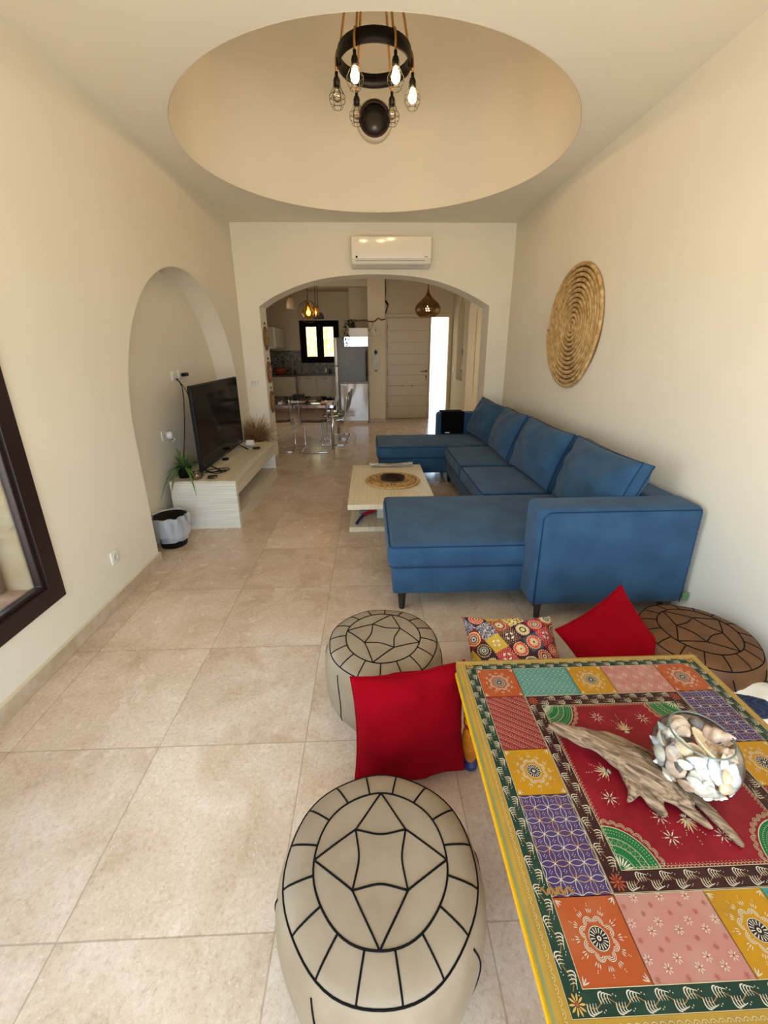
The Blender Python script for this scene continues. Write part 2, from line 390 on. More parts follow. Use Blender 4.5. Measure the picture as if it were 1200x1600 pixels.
MREV = mat('sunny_render', (244, 226, 184), .9, c2=(236, 208, 160), scale=9, bump=.5, bscale=40)
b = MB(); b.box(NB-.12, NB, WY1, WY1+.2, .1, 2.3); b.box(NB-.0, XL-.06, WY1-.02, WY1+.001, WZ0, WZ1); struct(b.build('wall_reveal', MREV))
b = MB(); b.box(NB-.25, XL-.04, .2, WY1+.02, .28, .40); struct(b.build('trim_2', mat('terracotta_sill', (176, 124, 94), .9, c2=(214, 176, 140), scale=12, bump=.5, bscale=50)))
b = MB()
b.tube(smoothpath([(NB+.0, 1.885, .402), (NB+.01, 1.89, .8), (NB-.01, 1.885, 1.4), (NB+.0, 1.89, 2.0)], 5), [.03-.0005*i for i in range(16)], 8)
one('climbing_stem', b, mat('reddish_bark', (112, 74, 62), .9, c2=(150, 110, 92), scale=20, bump=.6), 'reddish brown post standing outside the dark framed window on the left', 'post')

# ------------------------------------------------------------------ setting: dining area, kitchen, hall
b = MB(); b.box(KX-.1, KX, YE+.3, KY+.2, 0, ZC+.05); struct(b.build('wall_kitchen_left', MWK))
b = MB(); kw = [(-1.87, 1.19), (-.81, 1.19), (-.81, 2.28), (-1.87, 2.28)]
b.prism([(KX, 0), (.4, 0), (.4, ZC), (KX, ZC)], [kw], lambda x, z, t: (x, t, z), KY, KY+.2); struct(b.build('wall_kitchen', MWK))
b = MB(); b.box(KX-.1, 3.9, YE+.35, KY+.2, ZC, ZC+.1); struct(b.build('ceiling_dining', MWK))
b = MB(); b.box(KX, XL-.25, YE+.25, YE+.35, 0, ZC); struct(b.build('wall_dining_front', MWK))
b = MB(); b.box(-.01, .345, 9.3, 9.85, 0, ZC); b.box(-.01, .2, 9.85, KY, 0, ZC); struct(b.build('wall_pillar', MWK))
b = MB(); b.box(-.48, -.01, 11.4, KY, 2.25, ZC); b.box(KX, -.01, 10.2, 10.45, 2.86, ZC); struct(b.build('wall_soffit', MWK))
skirt('baseboard_hall', [(-.02, .355, 9.285, 9.3), (.345, .36, 9.3, 9.8), (KX, KX+.015, YE+.35, 11.2)])
# entrance door wall
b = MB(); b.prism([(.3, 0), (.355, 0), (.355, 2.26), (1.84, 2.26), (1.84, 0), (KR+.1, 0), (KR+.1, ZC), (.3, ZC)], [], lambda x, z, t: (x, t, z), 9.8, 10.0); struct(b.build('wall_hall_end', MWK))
b = MB(); b.prism([(.355, 0), (.41, 0), (.41, 2.19), (1.345, 2.19), (1.345, 0), (1.375, 0), (1.375, 2.19), (1.765, 2.19), (1.765, 0), (1.84, 0), (1.84, 2.26), (.355, 2.26)], [], lambda x, z, t: (x, t, z), 9.76, 9.9)
door = struct(b.build('door_1', MDOOR, bevel=.006))
b = MB(); zs = [.012, .29, .52, .75, .98, 1.21, 1.44, 1.68, 1.92, 2.185]
for z0, z1 in zip(zs, zs[1:]): b.box(.415, 1.342, 9.80, 9.85, z0+.0015, z1-.0015)
b.box(.395, 1.36, 9.83, 9.86, .0, 2.20)
b.build('door_leaf', MDOOR, door, bevel=.003)
b = MB(); b.tube([(1.29, 9.79, 1.06), (1.29, 9.755, 1.06), (1.16, 9.75, 1.06)], .011, 8); b.lathe([(.0, -.01), (.025, -.01), (.025, 0), (0, 0)], (1.29, 9.8, 1.06), 16, axis='y')
b.lathe([(0, -.012), (.02, -.012), (.02, 0), (0, 0)], (1.29, 9.8, .95), 16, axis='y'); b.tube([(1.29, 9.78, .95), (1.29, 9.775, .86)], .008, 6)
b.build('door_handle', MSTEEL, door)
b = MB()
for x in (.76, .98): b.lathe([(0, -.006), (.012, -.006), (.012, 0)], (x, 9.8, .74), 12, axis='y')
for z in (.3, 1.05, 1.62, 1.98): b.box(.405, .418, 9.785, 9.8, z-.06, z+.06)
b.build('hinges_and_studs', MIRON, door)
b = MB(); b.box(1.375, 1.765, 9.85, 9.856, .01, 2.19); b.build('sidelight_pane', MGL, door)
# hall right wall with niche and doorway
dn = [(8.6, .92), (9.2, .92), (9.2, 2.2)]+arc(8.9, 2.2, .3, 10, 170, 10)+[(8.6, 2.2)]
dd = [(6.9, 0), (6.9, 2.15)]+[(y, z) for y, z in reversed(arc(7.56, 2.05, .66, 9, 171, 12))]+[(8.22, 2.15), (8.22, 0)]
b = MB(); b.prism([(YE+.3, 0), (6.9, 0)]+dd[1:-1]+[(8.22, 0), (9.85, 0), (9.85, ZC), (YE+.3, ZC)], [dn], lambda y, z, t: (t, y, z), KR, KR+.14); struct(b.build('wall_hall_right', MWK))
b = MB(); b.box(KR+.14, KR+.2, 8.5, 9.3, .8, 2.6); struct(b.build('wall_hall_niche', MWK))
b = MB(); b.box(3.3, 3.4, 6.2, 9.9, 0, ZC); b.box(KR, 3.4, 6.1, 6.2, 0, ZC); b.box(KR+.2, 3.4, 8.42, 8.5, 0, ZC); b.box(KR+.14, 3.3, 6.2, 8.5, 2.35, 2.4); struct(b.build('wall_corridor', MWK))
# kitchen window
b = MB(); kf = .13
for x0, x1, z0, z1 in ((-1.87, -.81, 2.12, 2.28), (-1.87, -.81, 1.19, 1.355), (-1.87, -1.70, 1.355, 2.12), (-1.42, -1.235, 1.355, 2.12), (-.96, -.81, 1.355, 2.12)): b.box(x0, x1, KY-.04, KY+.03, z0, z1)
kwn = struct(b.build('window_3', mat('black_brown_frame', (14, 9, 9), .7, spec=.1), bevel=.006))
for x0, x1 in ((-1.70, -1.42), (-1.235, -.96)):
    b = MB(); b.box(x0, x1, KY, KY+.005, 1.355, 2.12); b.build('pane', MGL, kwn)
# what stands outside the kitchen window
b = MB(); random.seed(3)
for i in range(1400):
    x, z = random.uniform(-4, 1.5), random.uniform(.2, 2.62); y = 13.9+random.uniform(-.25, .25); r = random.uniform(.04, .09); a = random.uniform(0, PI); t = random.uniform(-.6, .6)
    p = [Vector((math.cos(a)*k, t*k, math.sin(a)*k))*r for k in (1, -1)]; q = Vector((-math.sin(a), .3, math.cos(a)))*r*.5
    b.add([(x+v.x, y+v.y, z+v.z) for v in (p[0], q, p[1], -q)], [(0, 1, 2, 3)])
b.box(-4, 1.5, 14.1, 14.2, 0, 2.55)
one('garden_hedge', b, mat('hedge_leaves', (150, 156, 96), .8, c2=(206, 202, 160), scale=7), 'bright green sunlit hedge outside the kitchen window', 'hedge')
b = MB(); 
for i in range(14): b.tube([(-5+i*.5, 17.8, 3.3), (-5+i*.5, 15.6, 2.62)], .14, 8)
b.box(-5.2, 2.2, 15.6, 18, 2.3, 2.6)
one('tiled_roof', b, mat('red_roof_tile', (206, 96, 72), .8, c2=(226, 150, 130), scale=5), 'red tiled roof beyond the hedge outside the kitchen window', 'roof')

# ------------------------------------------------------------------ sofa
def seam(pts, r=.004): return MB().tube(pts, r, 6)
sofa = thing('sectional_sofa', (1.2, 3.9, 0), 'blue fabric U-shaped sectional sofa with two chaise ends along the right wall', 'sofa')
SX = XR-.012
for (x0, x1, y0, y1) in ((.12, 1.6, 2.2, 3.08), (.90, 1.6, 3.08, 4.8), (.10, 1.6, 4.8, 5.54)):
    b = MB(); b.rbox(x0, x1, y0, y1, .13, .31, .018, 3); b.build('base', MBLUE, sofa)
def cushion_box(name, x0, x1, y0, y1, z0=.305, z1=.455, r=.045, puff=.012):
    b = MB(); b.rbox(x0, x1, y0, y1, z0, z1, r, 5, 0, puff); 
    k = .012
    lp = [(x0+k+.02, y0+k), (x1-k, y0+k), (x1-k, y1-k), (x0+k+.02, y1-k), (x0+k, y1-k-.02), (x0+k, y0+k+.02)]
    for zz in (z1-.008, z0+.012): b.tube([(p[0], p[1], zz) for p in lp], .0035, 6, 1, True)
    return b.build(name, [MBLUE, MBLUD], sofa)
cushion_box('chaise_cushion', .09, 1.62, 2.185, 3.085)
cushion_box('seat_cushion', .87, 1.62, 3.09, 3.92)
cushion_box('seat_cushion', .87, 1.62, 3.925, 4.79)
cushion_box('chaise_cushion', .07, 1.62, 4.79, 5.545)
def arm(y0, y1, x0=.90):
    b = MB(); b.rbox(x0, SX, y0, y1, .13, .735, .045, 5)
    e = .02
    for yy in (y0+.004, y1-.004):
        pts = [(x0+.004+e, yy, .135)] if False else []
        pts = [(x0+.02, yy, .14)]+[(x0+.02+.05*(1-math.cos(a)), yy, .665+.05*math.sin(a)) for a in [i*PI/2/6 for i in range(7)]]+[(SX-.03, yy, .715), (SX-.03, yy, .14)]
        b.tube(pts, .0032, 6, 1)
    b.build('arm', [MBLUE, MBLUD], sofa)
arm(2.03, 2.25); arm(5.55, 5.757)
b = MB(); b.rbox(1.60, SX, 2.2, 5.6, .13, .725, .04, 5); b.build('backrest', MBLUE, sofa)
def pillow_mesh(W, H, T, N=28, pinch=.07, wr=.006, seed=0, pipe=True, box=0, sag=0, mi=0, power=.42, colorf=None, crease_=1):
    """pillow in XZ plane (width x, height z), thickness y"""
    V = []; FF = []; UV = []
    for s_ in (1, -1):
        o = len(V)
        for i in range(N+1):
            for j in range(N+1):
                u, v = -math.cos(PI*i/N), -math.cos(PI*j/N)
                if N > 60: u, v = 2*i/N-1, 2*j/N-1
                x = W/2*u*(1-pinch*(1-v*v)*u*u); z = H/2*v*(1-pinch*(1-u*u)*v*v)
                e = max(0, (1-u**2))**power*max(0, (1-v**2))**power
                th = T/2*e+box/2*(1 if True else 0)
                n1 = noise.noise(Vector((u*2.2+seed, v*2.2, s_*3.1)))*wr*2.2+noise.noise(Vector((u*7+seed, v*5, s_*2)))*wr*.7
                crease = crease_*wr*1.6*math.sin(8*math.atan2(v, u)+seed)*(max(abs(u), abs(v))**3)*e
                y = s_*(th+(n1+crease)*min(1, e*2.5))-sag*(1-v)*0
                V.append((x, y, z)); UV.append((u, v, s_))
        for i in range(N):
            for j in range(N):
                a = o+i*(N+1)+j; FF.append((a, a+N+1, a+N+2, a+1) if s_ < 0 else (a, a+1, a+N+2, a+N+1))
    n1 = (N+1)**2
    def ring():
        return [i*(N+1) for i in range(N)]+[N*(N+1)+j for j in range(N)]+[i*(N+1)+N for i in range(N, 0, -1)]+[j for j in range(N, 0, -1)]
    R = ring()
    if box:
        for k in range(len(R)):
            a, c = R[k], R[(k+1) % len(R)]; FF.append((a, c, c+n1, a+n1))
    b = MB(); b.add(V, FF, mi, True)
    if pipe:
        if box:
            for o in (0, n1): b.tube([V[a+o] for a in R], pipe if pipe is not True else .005, 6, 1, True)
        else: b.tube([V[a] for a in R], pipe if pipe is not True else .004, 6, 1, True)
    b.ring = R; b.UV = UV
    return b
for k, (yc, wd, tilt, tw, xx) in enumerate(((2.62, .84, 18, -3, 1.50), (3.50, .82, 20, 3, 1.485), (4.36, .80, 22, -4, 1.475), (5.12, .70, 24, 12, 1.46))):
    b = pillow_mesh(wd, .48, .21, 32, .06, .010, k*3.7, .004, .07, power=.5, crease_=.3)
    m = Matrix.Translation((xx, yc, .455+.235)) @ Matrix.Rotation(math.radians(tilt), 4, 'Y') @ Matrix.Rotation(math.radians(90+tw), 4, 'Z')
    b.xf(m); b.build('back_cushion', [MBLUE, MBLUD], sofa)
MLEG = mat('dark_wood_leg', (26, 20, 18), .4)
for x, y in ((.18, 2.25), (.985, 2.12), (1.74, 2.12), (.18, 3.0), (.95, 4.0), (.17, 4.86), (.95, 4.86), (.17, 5.48), (1.0, 5.70), (1.74, 5.70), (1.72, 4.0)):
    b = MB(); b.lathe([(.017, 0), (.027, .13)], (x, y, 0), 4, smooth=False, cap=True); b.build('leg', MLEG, sofa)
b = MB(); b.box(1.785, 1.815, 2.018, 2.029, .165, .21); o = b.build('care_tag', mat('green_tag', (104, 138, 96), .8), sofa); o['label'] = 'small green fabric tag'
b = MB(); b.rbox(.945, 1.25, 5.505, 5.545, .465, .752, .012, 3); b.rbox(.945, 1.25, 5.52, 5.76, .738, .748, .005, 2); b.box(1.0, 1.06, 5.502, 5.506, .475, .487, 1)
one('black_bag', b, [mat('black_cloth', (5, 5, 6), .95, spec=.1), MWHT], 'flat black bag draped over the far arm of the blue sofa', 'bag', base=(1.1, 5.53, .46))

# ------------------------------------------------------------------ coffee table and what lies on it
ct = thing('coffee_table', (.17, 3.88, 0), 'low whitewashed wood coffee table with a lower shelf between tv stand and sofa', 'table')
b = MB(); b.box(-.2, .55, 3.255, 4.51, .275, .32); b.build('tabletop', MCT, ct, bevel=.003)
b = MB(); b.box(-.2, .55, 3.42, 4.35, .0, .045); b.build('lower_shelf', MCT, ct, bevel=.003)
b = MB(); b.box(.05, .42, 3.62, 4.2, .045, .275); b.build('pedestal', MWX, ct, bevel=.003)
b = MB()
cxp, cyp = .21, 3.9
for k in range(9): b.tube([(cxp+(.12+.0175*k)*math.cos(a), cyp+(.12+.0175*k)*math.sin(a), .329) for a in [2*PI*i/56 for i in range(56)]], .0088, 6, 0 if k % 2 or k > 6 else 1, True)
for i in range(64):
    a = 2*PI*i/64+random.random()*.05; r = random.choice((.15, .18, .205, .23)); b.lathe([(0, .010), (.007, .008), (.0085, 0)], (cxp+r*math.cos(a), cyp+r*math.sin(a), .333), 6, 2)
b.lathe([(0, 0), (.12, 0), (.12, .008), (0, .008)], (cxp, cyp, .321), 32, 1)
one('woven_placemat', b, [MSTRAD, MSTRAW, mat('brown_bead', (120, 78, 40), .7)], 'round woven straw placemat lying on the whitewashed coffee table', 'placemat', base=(cxp, cyp, .321))
b = MB(); b.lathe([(0, 0), (.07, 0), (.118, .018), (.122, .028), (.112, .026), (.06, .012), (0, .010)], (cxp, cyp, .338), 40)
for k in range(4): b.tube([(cxp+(.025+.022*k)*math.cos(a), cyp+(.025+.022*k)*math.sin(a), .352+.003*k) for a in [2*PI*i/32 for i in range(32)]], .004, 5, 0, True)
one('carved_dish', b, mat('dark_carved_wood', (30, 18, 11), .6, c2=(62, 38, 20), scale=60, spec=.2), 'dark brown round carved dish in the middle of the woven placemat', 'dish')
b = MB(); V = []; FF = []; n = 24; m_ = 8
for i in range(n+1):
    t = 2*i/n-1; hw = .04*(1-t*t)**.6+.001; up = .022+.034*t*t
    for j in range(m_+1):
        s_ = 2*j/m_-1; V.append((.22+.235*t, 4.42+hw*s_-.02*t*t, .322+(up if abs(s_) == 1 else up*abs(s_)**2+.004*(1-s_*s_))+.0))
for i in range(n):
    for j in range(m_): a = i*(m_+1)+j; FF.append((a, a+1, a+m_+2, a+m_+1))
b.add(V, FF, 0, True); o = one('boat_shaped_dish', b, mat('whitewashed_driftwood', (206, 200, 186), .7, c2=(140, 128, 112), scale=22, stretch=(.4, 3, 3)), 'long narrow boat-shaped pale wooden dish at the far edge of the coffee table', 'dish', base=(.22, 4.42, .322))
s2 = o.modifiers.new('thickness', 'SOLIDIFY'); s2.thickness = .006
br = thing('hand_brush', (-.06, 3.65, .046), 'small red and blue handled brush with grey bristles on the coffee table shelf', 'brush')
b = MB(); b.tube(smoothpath([(-.135, 3.46, .066), (-.11, 3.55, .07), (-.08, 3.64, .07)]), .014, 8); b.build('handle', mat('dark_blue_plastic', (24, 36, 84), .4), br)
b = MB(); b.tube(smoothpath([(-.08, 3.64, .07), (-.03, 3.70, .075), (.02, 3.74, .08), (.03, 3.82, .08)]), .018, 8); b.build('head', mat('red_plastic', (186, 24, 34), .4), br)
b = MB(); b.rbox(-.12, -.0, 3.72, 3.80, .05, .08, .01, 2); b.build('bristles', mat('grey_bristle', (120, 124, 140), .9), br)

# ------------------------------------------------------------------ tv stand, tv and small things
ts = thing('tv_stand', (-1.49, 4.37, 0), 'long low whitewashed oak tv stand with an open shelf in the arched niche', 'cabinet')
x0, x1, y0, y1, zt = -1.775, -1.2, 3.56, 5.175, .455
b = MB(); b.box(x0, x1+.002, y0-.003, y1, zt-.02, zt); b.build('top_panel', MWW, ts, bevel=.002)
b = MB(); b.box(x0, x1, y0, y0+.05, 0, zt-.02); b.build('side_panel', MWX, ts, bevel=.002)
b = MB(); b.box(x0, x1, y1-.05, y1, 0, zt-.02); b.build('side_panel', MWX, ts, bevel=.002)
b = MB(); b.box(x1-.03, x1, y0+.05, y1-.05, .315, zt-.02); b.build('front_rail', MWW, ts, bevel=.002)
b = MB(); b.box(x0, x1, y0+.05, y1-.05, 0, .135); b.build('shelf', MWW, ts, bevel=.002)
b = MB(); b.box(x0, x0+.02, y0+.05, y1-.05, .135, zt-.02); b.box(x0+.02, x1-.03, y0+.05, y1-.05, .315, .33); b.build('back_panel', MWX, ts)
tv = thing('television', (-1.5, 4.28, zt), 'large black flat screen television on the whitewashed tv stand', 'television')
b = MB(); b.rbox(-1.535, -1.50, 3.65, 4.925, .515, 1.262, .006, 2); b.build('body', MBLK, tv)
b = MB(); b.box(-1.502, -1.498, 3.662, 4.913, .54, 1.252); b.build('screen', MSCR, tv)
b = MB(); b.box(-1.499, -1.4985, 4.25, 4.30, .52, .530); b.build('badge', mat('grey_badge', (120, 120, 120), .4), tv)
for yy in (3.84, 4.74):
    b = MB(); b.tube([(-1.60, yy, zt+.008), (-1.52, yy, .53), (-1.40, yy, zt+.008)], .008, 6); b.build('foot', MBLK, tv)
# sockets and cables on the niche wall
def socket(x, y, z, face, label, cat='socket', w_=.08, n=1, dev=None):
    t = thing('wall_socket', (x, y, z), label, cat)
    b = MB()
    if face == 'x': b.rbox(x, x+.012, y-w_/2, y+w_/2, z-.043, z+.043, .005, 2)
    else: b.rbox(x-w_/2, x+w_/2, y-.012, y, z-.043, z+.043, .005, 2)
    b.build('plate', MWHT, t)
    b = MB()
    for i in range(n):
        d = (i-(n-1)/2)*w_/n
        if face == 'x': b.lathe([(0, .013), (.019, .013), (.021, .0155), (.024, .0155), (.025, .0)], (x, y+d, z), 20, axis='x')
        else: b.box(x+d-.011, x+d+.011, y-.016, y-.01, z-.02, z+.02)
    b.build('insert', mat('socket_insert', (206, 202, 190), .4), t); return t
socket(NB, 4.19, 1.315, 'x', 'white double wall socket with a black cable, nearest the niche middle', w_=.09)
socket(NB, 4.33, 1.325, 'x', 'white wall socket holding a black plug above the television', w_=.085)
socket(NB, 3.80, .815, 'x', 'white wall socket with a round white plug-in device above the spiky plant')
socket(XL, 2.42, .315, 'x', 'white round-pin wall socket low on the left wall beside the window')
socket(-1.515, YE, 1.135, 'y', 'white switch plate on the end wall left of the archway', 'switch', .11, 3)
b = MB(); b.rbox(NB+.012, NB+.05, 4.335, 4.45, 1.30, 1.335, .012, 3); one('black_plug', b, MBLK, 'black plug adapter in the socket above the television', 'plug')
b = MB(); b.lathe([(0, .045), (.025, .045), (.036, .03), (.036, 0), (0, 0)], (NB+.012, 3.86, .81), 20, axis='x'); b.tube([(NB+.05, 3.88, .79), (NB+.055, 3.9, .76), (NB+.04, 3.87, .745)], .004, 6)
one('plug_in_diffuser', b, mat('shiny_white', (238, 238, 240), .1, coat=.5), 'round shiny white plug-in device on the niche wall above the spiky plant', 'device')
b = MB(); b.tube(smoothpath([(NB+.02, 4.20, 1.29), (NB+.04, 4.26, 1.2), (NB+.03, 4.24, .95), (NB+.04, 4.12, .7), (NB+.06, 3.95, .47)], 8), .0045, 6); one('power_cable', b, MBLK, 'black power cable hanging straight down the niche wall to the tv stand', 'cable')
b = MB(); b.tube(smoothpath([(NB+.02, 4.22, 1.29), (NB+.05, 4.33, 1.15), (NB+.06, 4.36, .95), (NB+.1, 4.32, .7), (-1.72, 4.2, .62), (-1.6, 4.0, .5), (-1.56, 3.85, .47)], 8), .004, 6); one('aerial_cable', b, MBLK, 'thin black cable running from the socket down behind the television', 'cable')
b = MB(); random.seed(11)
P = [(-1.60, 3.80, .47), (-1.50, 3.82, .463), (-1.41, 3.90, .461), (-1.37, 3.85, .461), (-1.44, 3.78, .462), (-1.55, 3.84, .47), (-1.47, 3.93, .466), (-1.39, 3.96, .461), (-1.36, 3.88, .463), (-1.47, 3.80, .47), (-1.58, 3.86, .472)]
b.tube(smoothpath(P, 6), .0042, 6); one('coiled_cable', b, MBLK, 'loosely coiled black cable on the tv stand in front of the screen corner', 'cable')
def leaf_strip(b, base, az, L, rise, droop, wd, mi=0, n=8):
    d = Vector((math.cos(az), math.sin(az), 0)); s_ = Vector((-math.sin(az), math.cos(az), 0)); V = []; FF = []
    for i in range(n+1):
        t = i/n; p = Vector(base)+d*L*t*math.cos(rise)+Vector((0, 0, L*(t*math.sin(rise)-droop*t*t))); w_ = wd*(1-t**2.2)*(.6+.8*t*(1-t))+.0008
        V += [p-s_*w_, p-Vector((0, 0, w_*.5)), p+s_*w_]
    for i in range(n): a = i*3; FF += [(a, a+1, a+4, a+3), (a+1, a+2, a+5, a+4)]
    b.add(V, FF, mi, True)
pl = thing('spiky_potted_plant', (-1.69, 3.70, zt), 'spiky green plant in a black pot on the near end of the tv stand', 'plant')
b = MB(); b.lathe([(0, 0), (.05, 0), (.062, .085), (.068, .088), (.068, .1), (.058, .1), (.056, .08), (0, .078)], (-1.69, 3.70, zt), 24); b.build('pot', MBLK, pl)
b = MB(); random.seed(5)
for i in range(46):
    az = 2*PI*i/46*2.6; ri = random.uniform(.15, 1.35); L = random.uniform(.18, .31)
    if math.cos(az) < -.3: L *= .7
    if math.cos(az) > .2 and math.sin(az) > -.1: L *= .55
    leaf_strip(b, (-1.69, 3.70, zt+.09), az, L, ri, random.uniform(.1, .7), .0125)
for az, L in ((-2.0, .33), (-1.7, .3), (-.9, .3)): leaf_strip(b, (-1.69, 3.7, zt+.09), az, L, .5, 1.15, .015)
b.build('leaves', mat('plant_green', (52, 88, 38), .5, c2=(96, 136, 52), scale=12), pl)
b = MB(); b.lathe([(0, 0), (.04, 0), (.056, .03), (.05, .062), (.046, .062), (.05, .03), (.036, .006), (0, .006)], (-1.56, 3.645, zt), 24)
one('glass_candle_bowl', b, glass_mat('pinkish_glass', (.93, .86, .85), .08), 'small round glass bowl of potpourri beside the spiky plant', 'bowl')
b = MB(); random.seed(9)
for i in range(26):
    a, r = random.random()*6.28, random.random()*.036; b.lathe([(0, -.007), (.009, 0), (0, .007)], (-1.56+r*math.cos(a), 3.645+r*math.sin(a), zt+.014+random.random()*.026), 5, i % 2)
tag(b.build('potpourri', [mat('rose_petal', (150, 84, 74), .8), mat('pale_petal', (206, 170, 150), .8)]), 'rose and cream dried petals inside the small glass bowl', 'potpourri', kind='stuff')
def dish(x, y, r, label, m, h=.018):
    b = MB(); b.lathe([(0, 0), (r*.8, 0), (r, h*.4), (r, h), (r*.86, h), (r*.8, h*.35), (0, h*.35)], (x, y, zt), 28); return one('ashtray', b, m, label, 'dish')
dish(-1.43, 3.66, .045, 'round black dish with gold dots at the near end of the tv stand', mat('black_gold_dish', (20, 20, 20), .3, c2=(150, 120, 60), scale=40, lo=.6, hi=.66))
dish(-1.325, 4.80, .045, 'round dark green dish at the far end of the tv stand', mat('dark_green_glass', (20, 34, 32), .2))
dish(-1.52, 4.30, .035, 'small black round dish beneath the television screen', MBLK)
b = MB(); b.box(-1.50, -1.41, 5.0, 5.05, zt, zt+.045); b.add([(-1.50, 5.0, zt+.045), (-1.41, 5.0, zt+.045), (-1.41, 5.05, zt+.045), (-1.50, 5.05, zt+.045), (-1.50, 5.025, zt+.06), (-1.41, 5.025, zt+.06)], [(0, 1, 5, 4), (3, 2, 5, 4), (0, 3, 4), (1, 2, 5)])
one('white_box', b, MWHT, 'small white box standing at the far end of the tv stand', 'box')
b = MB(); b.rbox(-1.56, -1.37, 4.86, 4.90, zt, zt+.02, .006, 2); one('remote_control', b, mat('grey_remote', (150, 146, 140), .4), 'pale grey remote control beside the small white box', 'remote control')
# dried grass behind the stand
dg = thing('dried_grass_vase', (-1.50, 5.50, 0), 'brown dried grass bunch in a tall basket in the corner behind the tv stand', 'dried grass')
b = MB(); b.lathe([(0, 0), (.11, 0), (.13, .2), (.1, .36), (.09, .36), (.0, .3)], (-1.50, 5.50, 0), 24); b.build('basket', MSTRAW, dg)
b = MB(); random.seed(21)
for i in range(620):
    az = random.random()*6.283; L = random.uniform(.34, .56); ri = random.uniform(.95, 1.5); dr = random.uniform(.15, .8)
    d = Vector((math.cos(az), math.sin(az), 0)); k = .55
    pts = [Vector((-1.50, 5.50, .32))+d*(L*t*math.cos(ri)*1.1+k*.17*t*t)*(.8 if d.x < 0 else 1)*(.6 if d.y > 0 else .9)+Vector((0, 0, L*(t*math.sin(ri)-dr*t*t))) for t in [j/7 for j in range(8)]]
    pts = [Vector((max(XL+.02, q.x), min(YE-.03, q.y), q.z)) for q in pts]
    b.tube(pts, [.0045*(1-.7*j/7) for j in range(8)], 4, i % 3 == 0)
o = b.build('grass_blades', [mat('dried_grass_brown', (120, 82, 48), .9, c2=(152, 112, 70), scale=20), mat('dried_grass_pale', (176, 146, 104), .9)], dg)
# waste bin
wb = thing('waste_bin', (-1.66, 3.25, 0), 'black waste bin lined with a clear plastic bag beside the tv stand', 'bin')
b = MB(); b.lathe([(0, .0), (.10, 0), (.135, .26), (.128, .26), (.095, .01), (0, .01)], (-1.665, 3.25, 0), 36); b.build('bucket', MBLK, wb)
V = []; FF = []; n = 72; prof = [(.125, .06), (.128, .16), (.134, .25), (.14, .275), (.147, .268), (.153, .22), (.152, .15), (.146, .105)]
for j, (r, z) in enumerate(prof):
    for i in range(n):
        a = 2*PI*i/n; k = .016*noise.noise(Vector((math.cos(a)*5, math.sin(a)*5, z*14)))+.005*math.sin(a*11+z*20)
        V.append((-1.665+(r+k)*math.cos(a), 3.25+(r+k)*math.sin(a), z+(.012*noise.noise(Vector((math.cos(a)*3, math.sin(a)*3, 5))) if j > 2 else 0)+(.012*math.sin(a*3) if j == 7 else 0)))
for j in range(7):
    for i in range(n): k = (i+1) % n; FF.append((j*n+i, j*n+k, (j+1)*n+k, (j+1)*n+i))
b = MB().add(V, FF, 0, True)
mb_ = bpy.data.materials.new('clear_plastic_bag'); mb_.use_nodes = True; n_ = mb_.node_tree; pb = n_.nodes['Principled BSDF']
pb.inputs['Base Color'].default_value = (.75, .77, .8, 1); pb.inputs['Roughness'].default_value = .25; pb.inputs['Alpha'].default_value = .36
b.build('bin_liner', mb_, wb)

# ------------------------------------------------------------------ air conditioner and straw plate
ac = thing('air_conditioner', (.285, YE, 2.47), 'white split air conditioner mounted on the end wall above the archway', 'air conditioner')
ax0, ax1 = -.185, .758
prof = [(0, 2.475), (-.12, 2.475), (-.185, 2.51), (-.205, 2.55), (-.215, 2.62), (-.215, 2.76), (-.20, 2.79), (0, 2.795)]
b = MB(); V = [(x, YE+p[0], p[1]) for x in (ax0, ax1) for p in prof]; n = len(prof)
b.add(V, [(i, (i+1) % n, (i+1) % n+n, i+n) for i in range(n)]+[tuple(range(n)), tuple(range(n, 2*n))]); b.build('body', MWHT, ac, bevel=.008)
b = MB(); b.rbox(ax0+.0, ax1, YE-.225, YE-.20, 2.555, 2.79, .01, 3); b.build('front_panel', MWGL, ac)
b = MB(); b.add([(ax0+.05, YE-.207, 2.545), (ax1-.07, YE-.207, 2.545), (ax1-.07, YE-.15, 2.485), (ax0+.05, YE-.15, 2.485), (ax0+.05, YE-.197, 2.54), (ax1-.07, YE-.197, 2.54), (ax1-.07, YE-.145, 2.489), (ax0+.05, YE-.145, 2.489)], [(0, 1, 2, 3), (4, 5, 6, 7), (0, 1, 5, 4), (2, 3, 7, 6), (0, 3, 7, 4), (1, 2, 6, 5)])
b.build('louver', mat('louver_grey', (188, 180, 164), .4), ac)
b = MB(); b.lathe([(0, -.003), (.012, -.003), (.013, 0)], (ax0+.06, YE-.2255, 2.575), 16, axis='y'); b.build('round_emblem', MBLK, ac)
b = MB(); b.box(ax1-.085, ax1-.04, YE-.2275, YE-.2245, 2.572, 2.579); b.build('small_lettering', mat('grey_print', (110, 104, 96), .5), ac)
sp = MB(); R0 = .50; turns = 13; pts = []
yc, zc = 3.905, 1.725
nn = turns*64
for i in range(nn+1):
    a = 2*PI*i/64; r = R0*(i/nn)+.004
    fl = 1-.05*max(0, math.cos(a+2.6))**6*(r/R0)**2+.012*math.sin(3*a+1)*(r/R0)
    pts.append((XR-.021, yc+r*fl*math.cos(a), zc+r*1.03*fl*math.sin(a)))
sp.tube(pts, .0158, 10)
sp.lathe([(0, 0), (.485, 0), (.485, .006), (0, .006)], (XR-.012, yc, zc), 48, 1, axis='x')  # dark backing disc: shade between the coils put into its colour
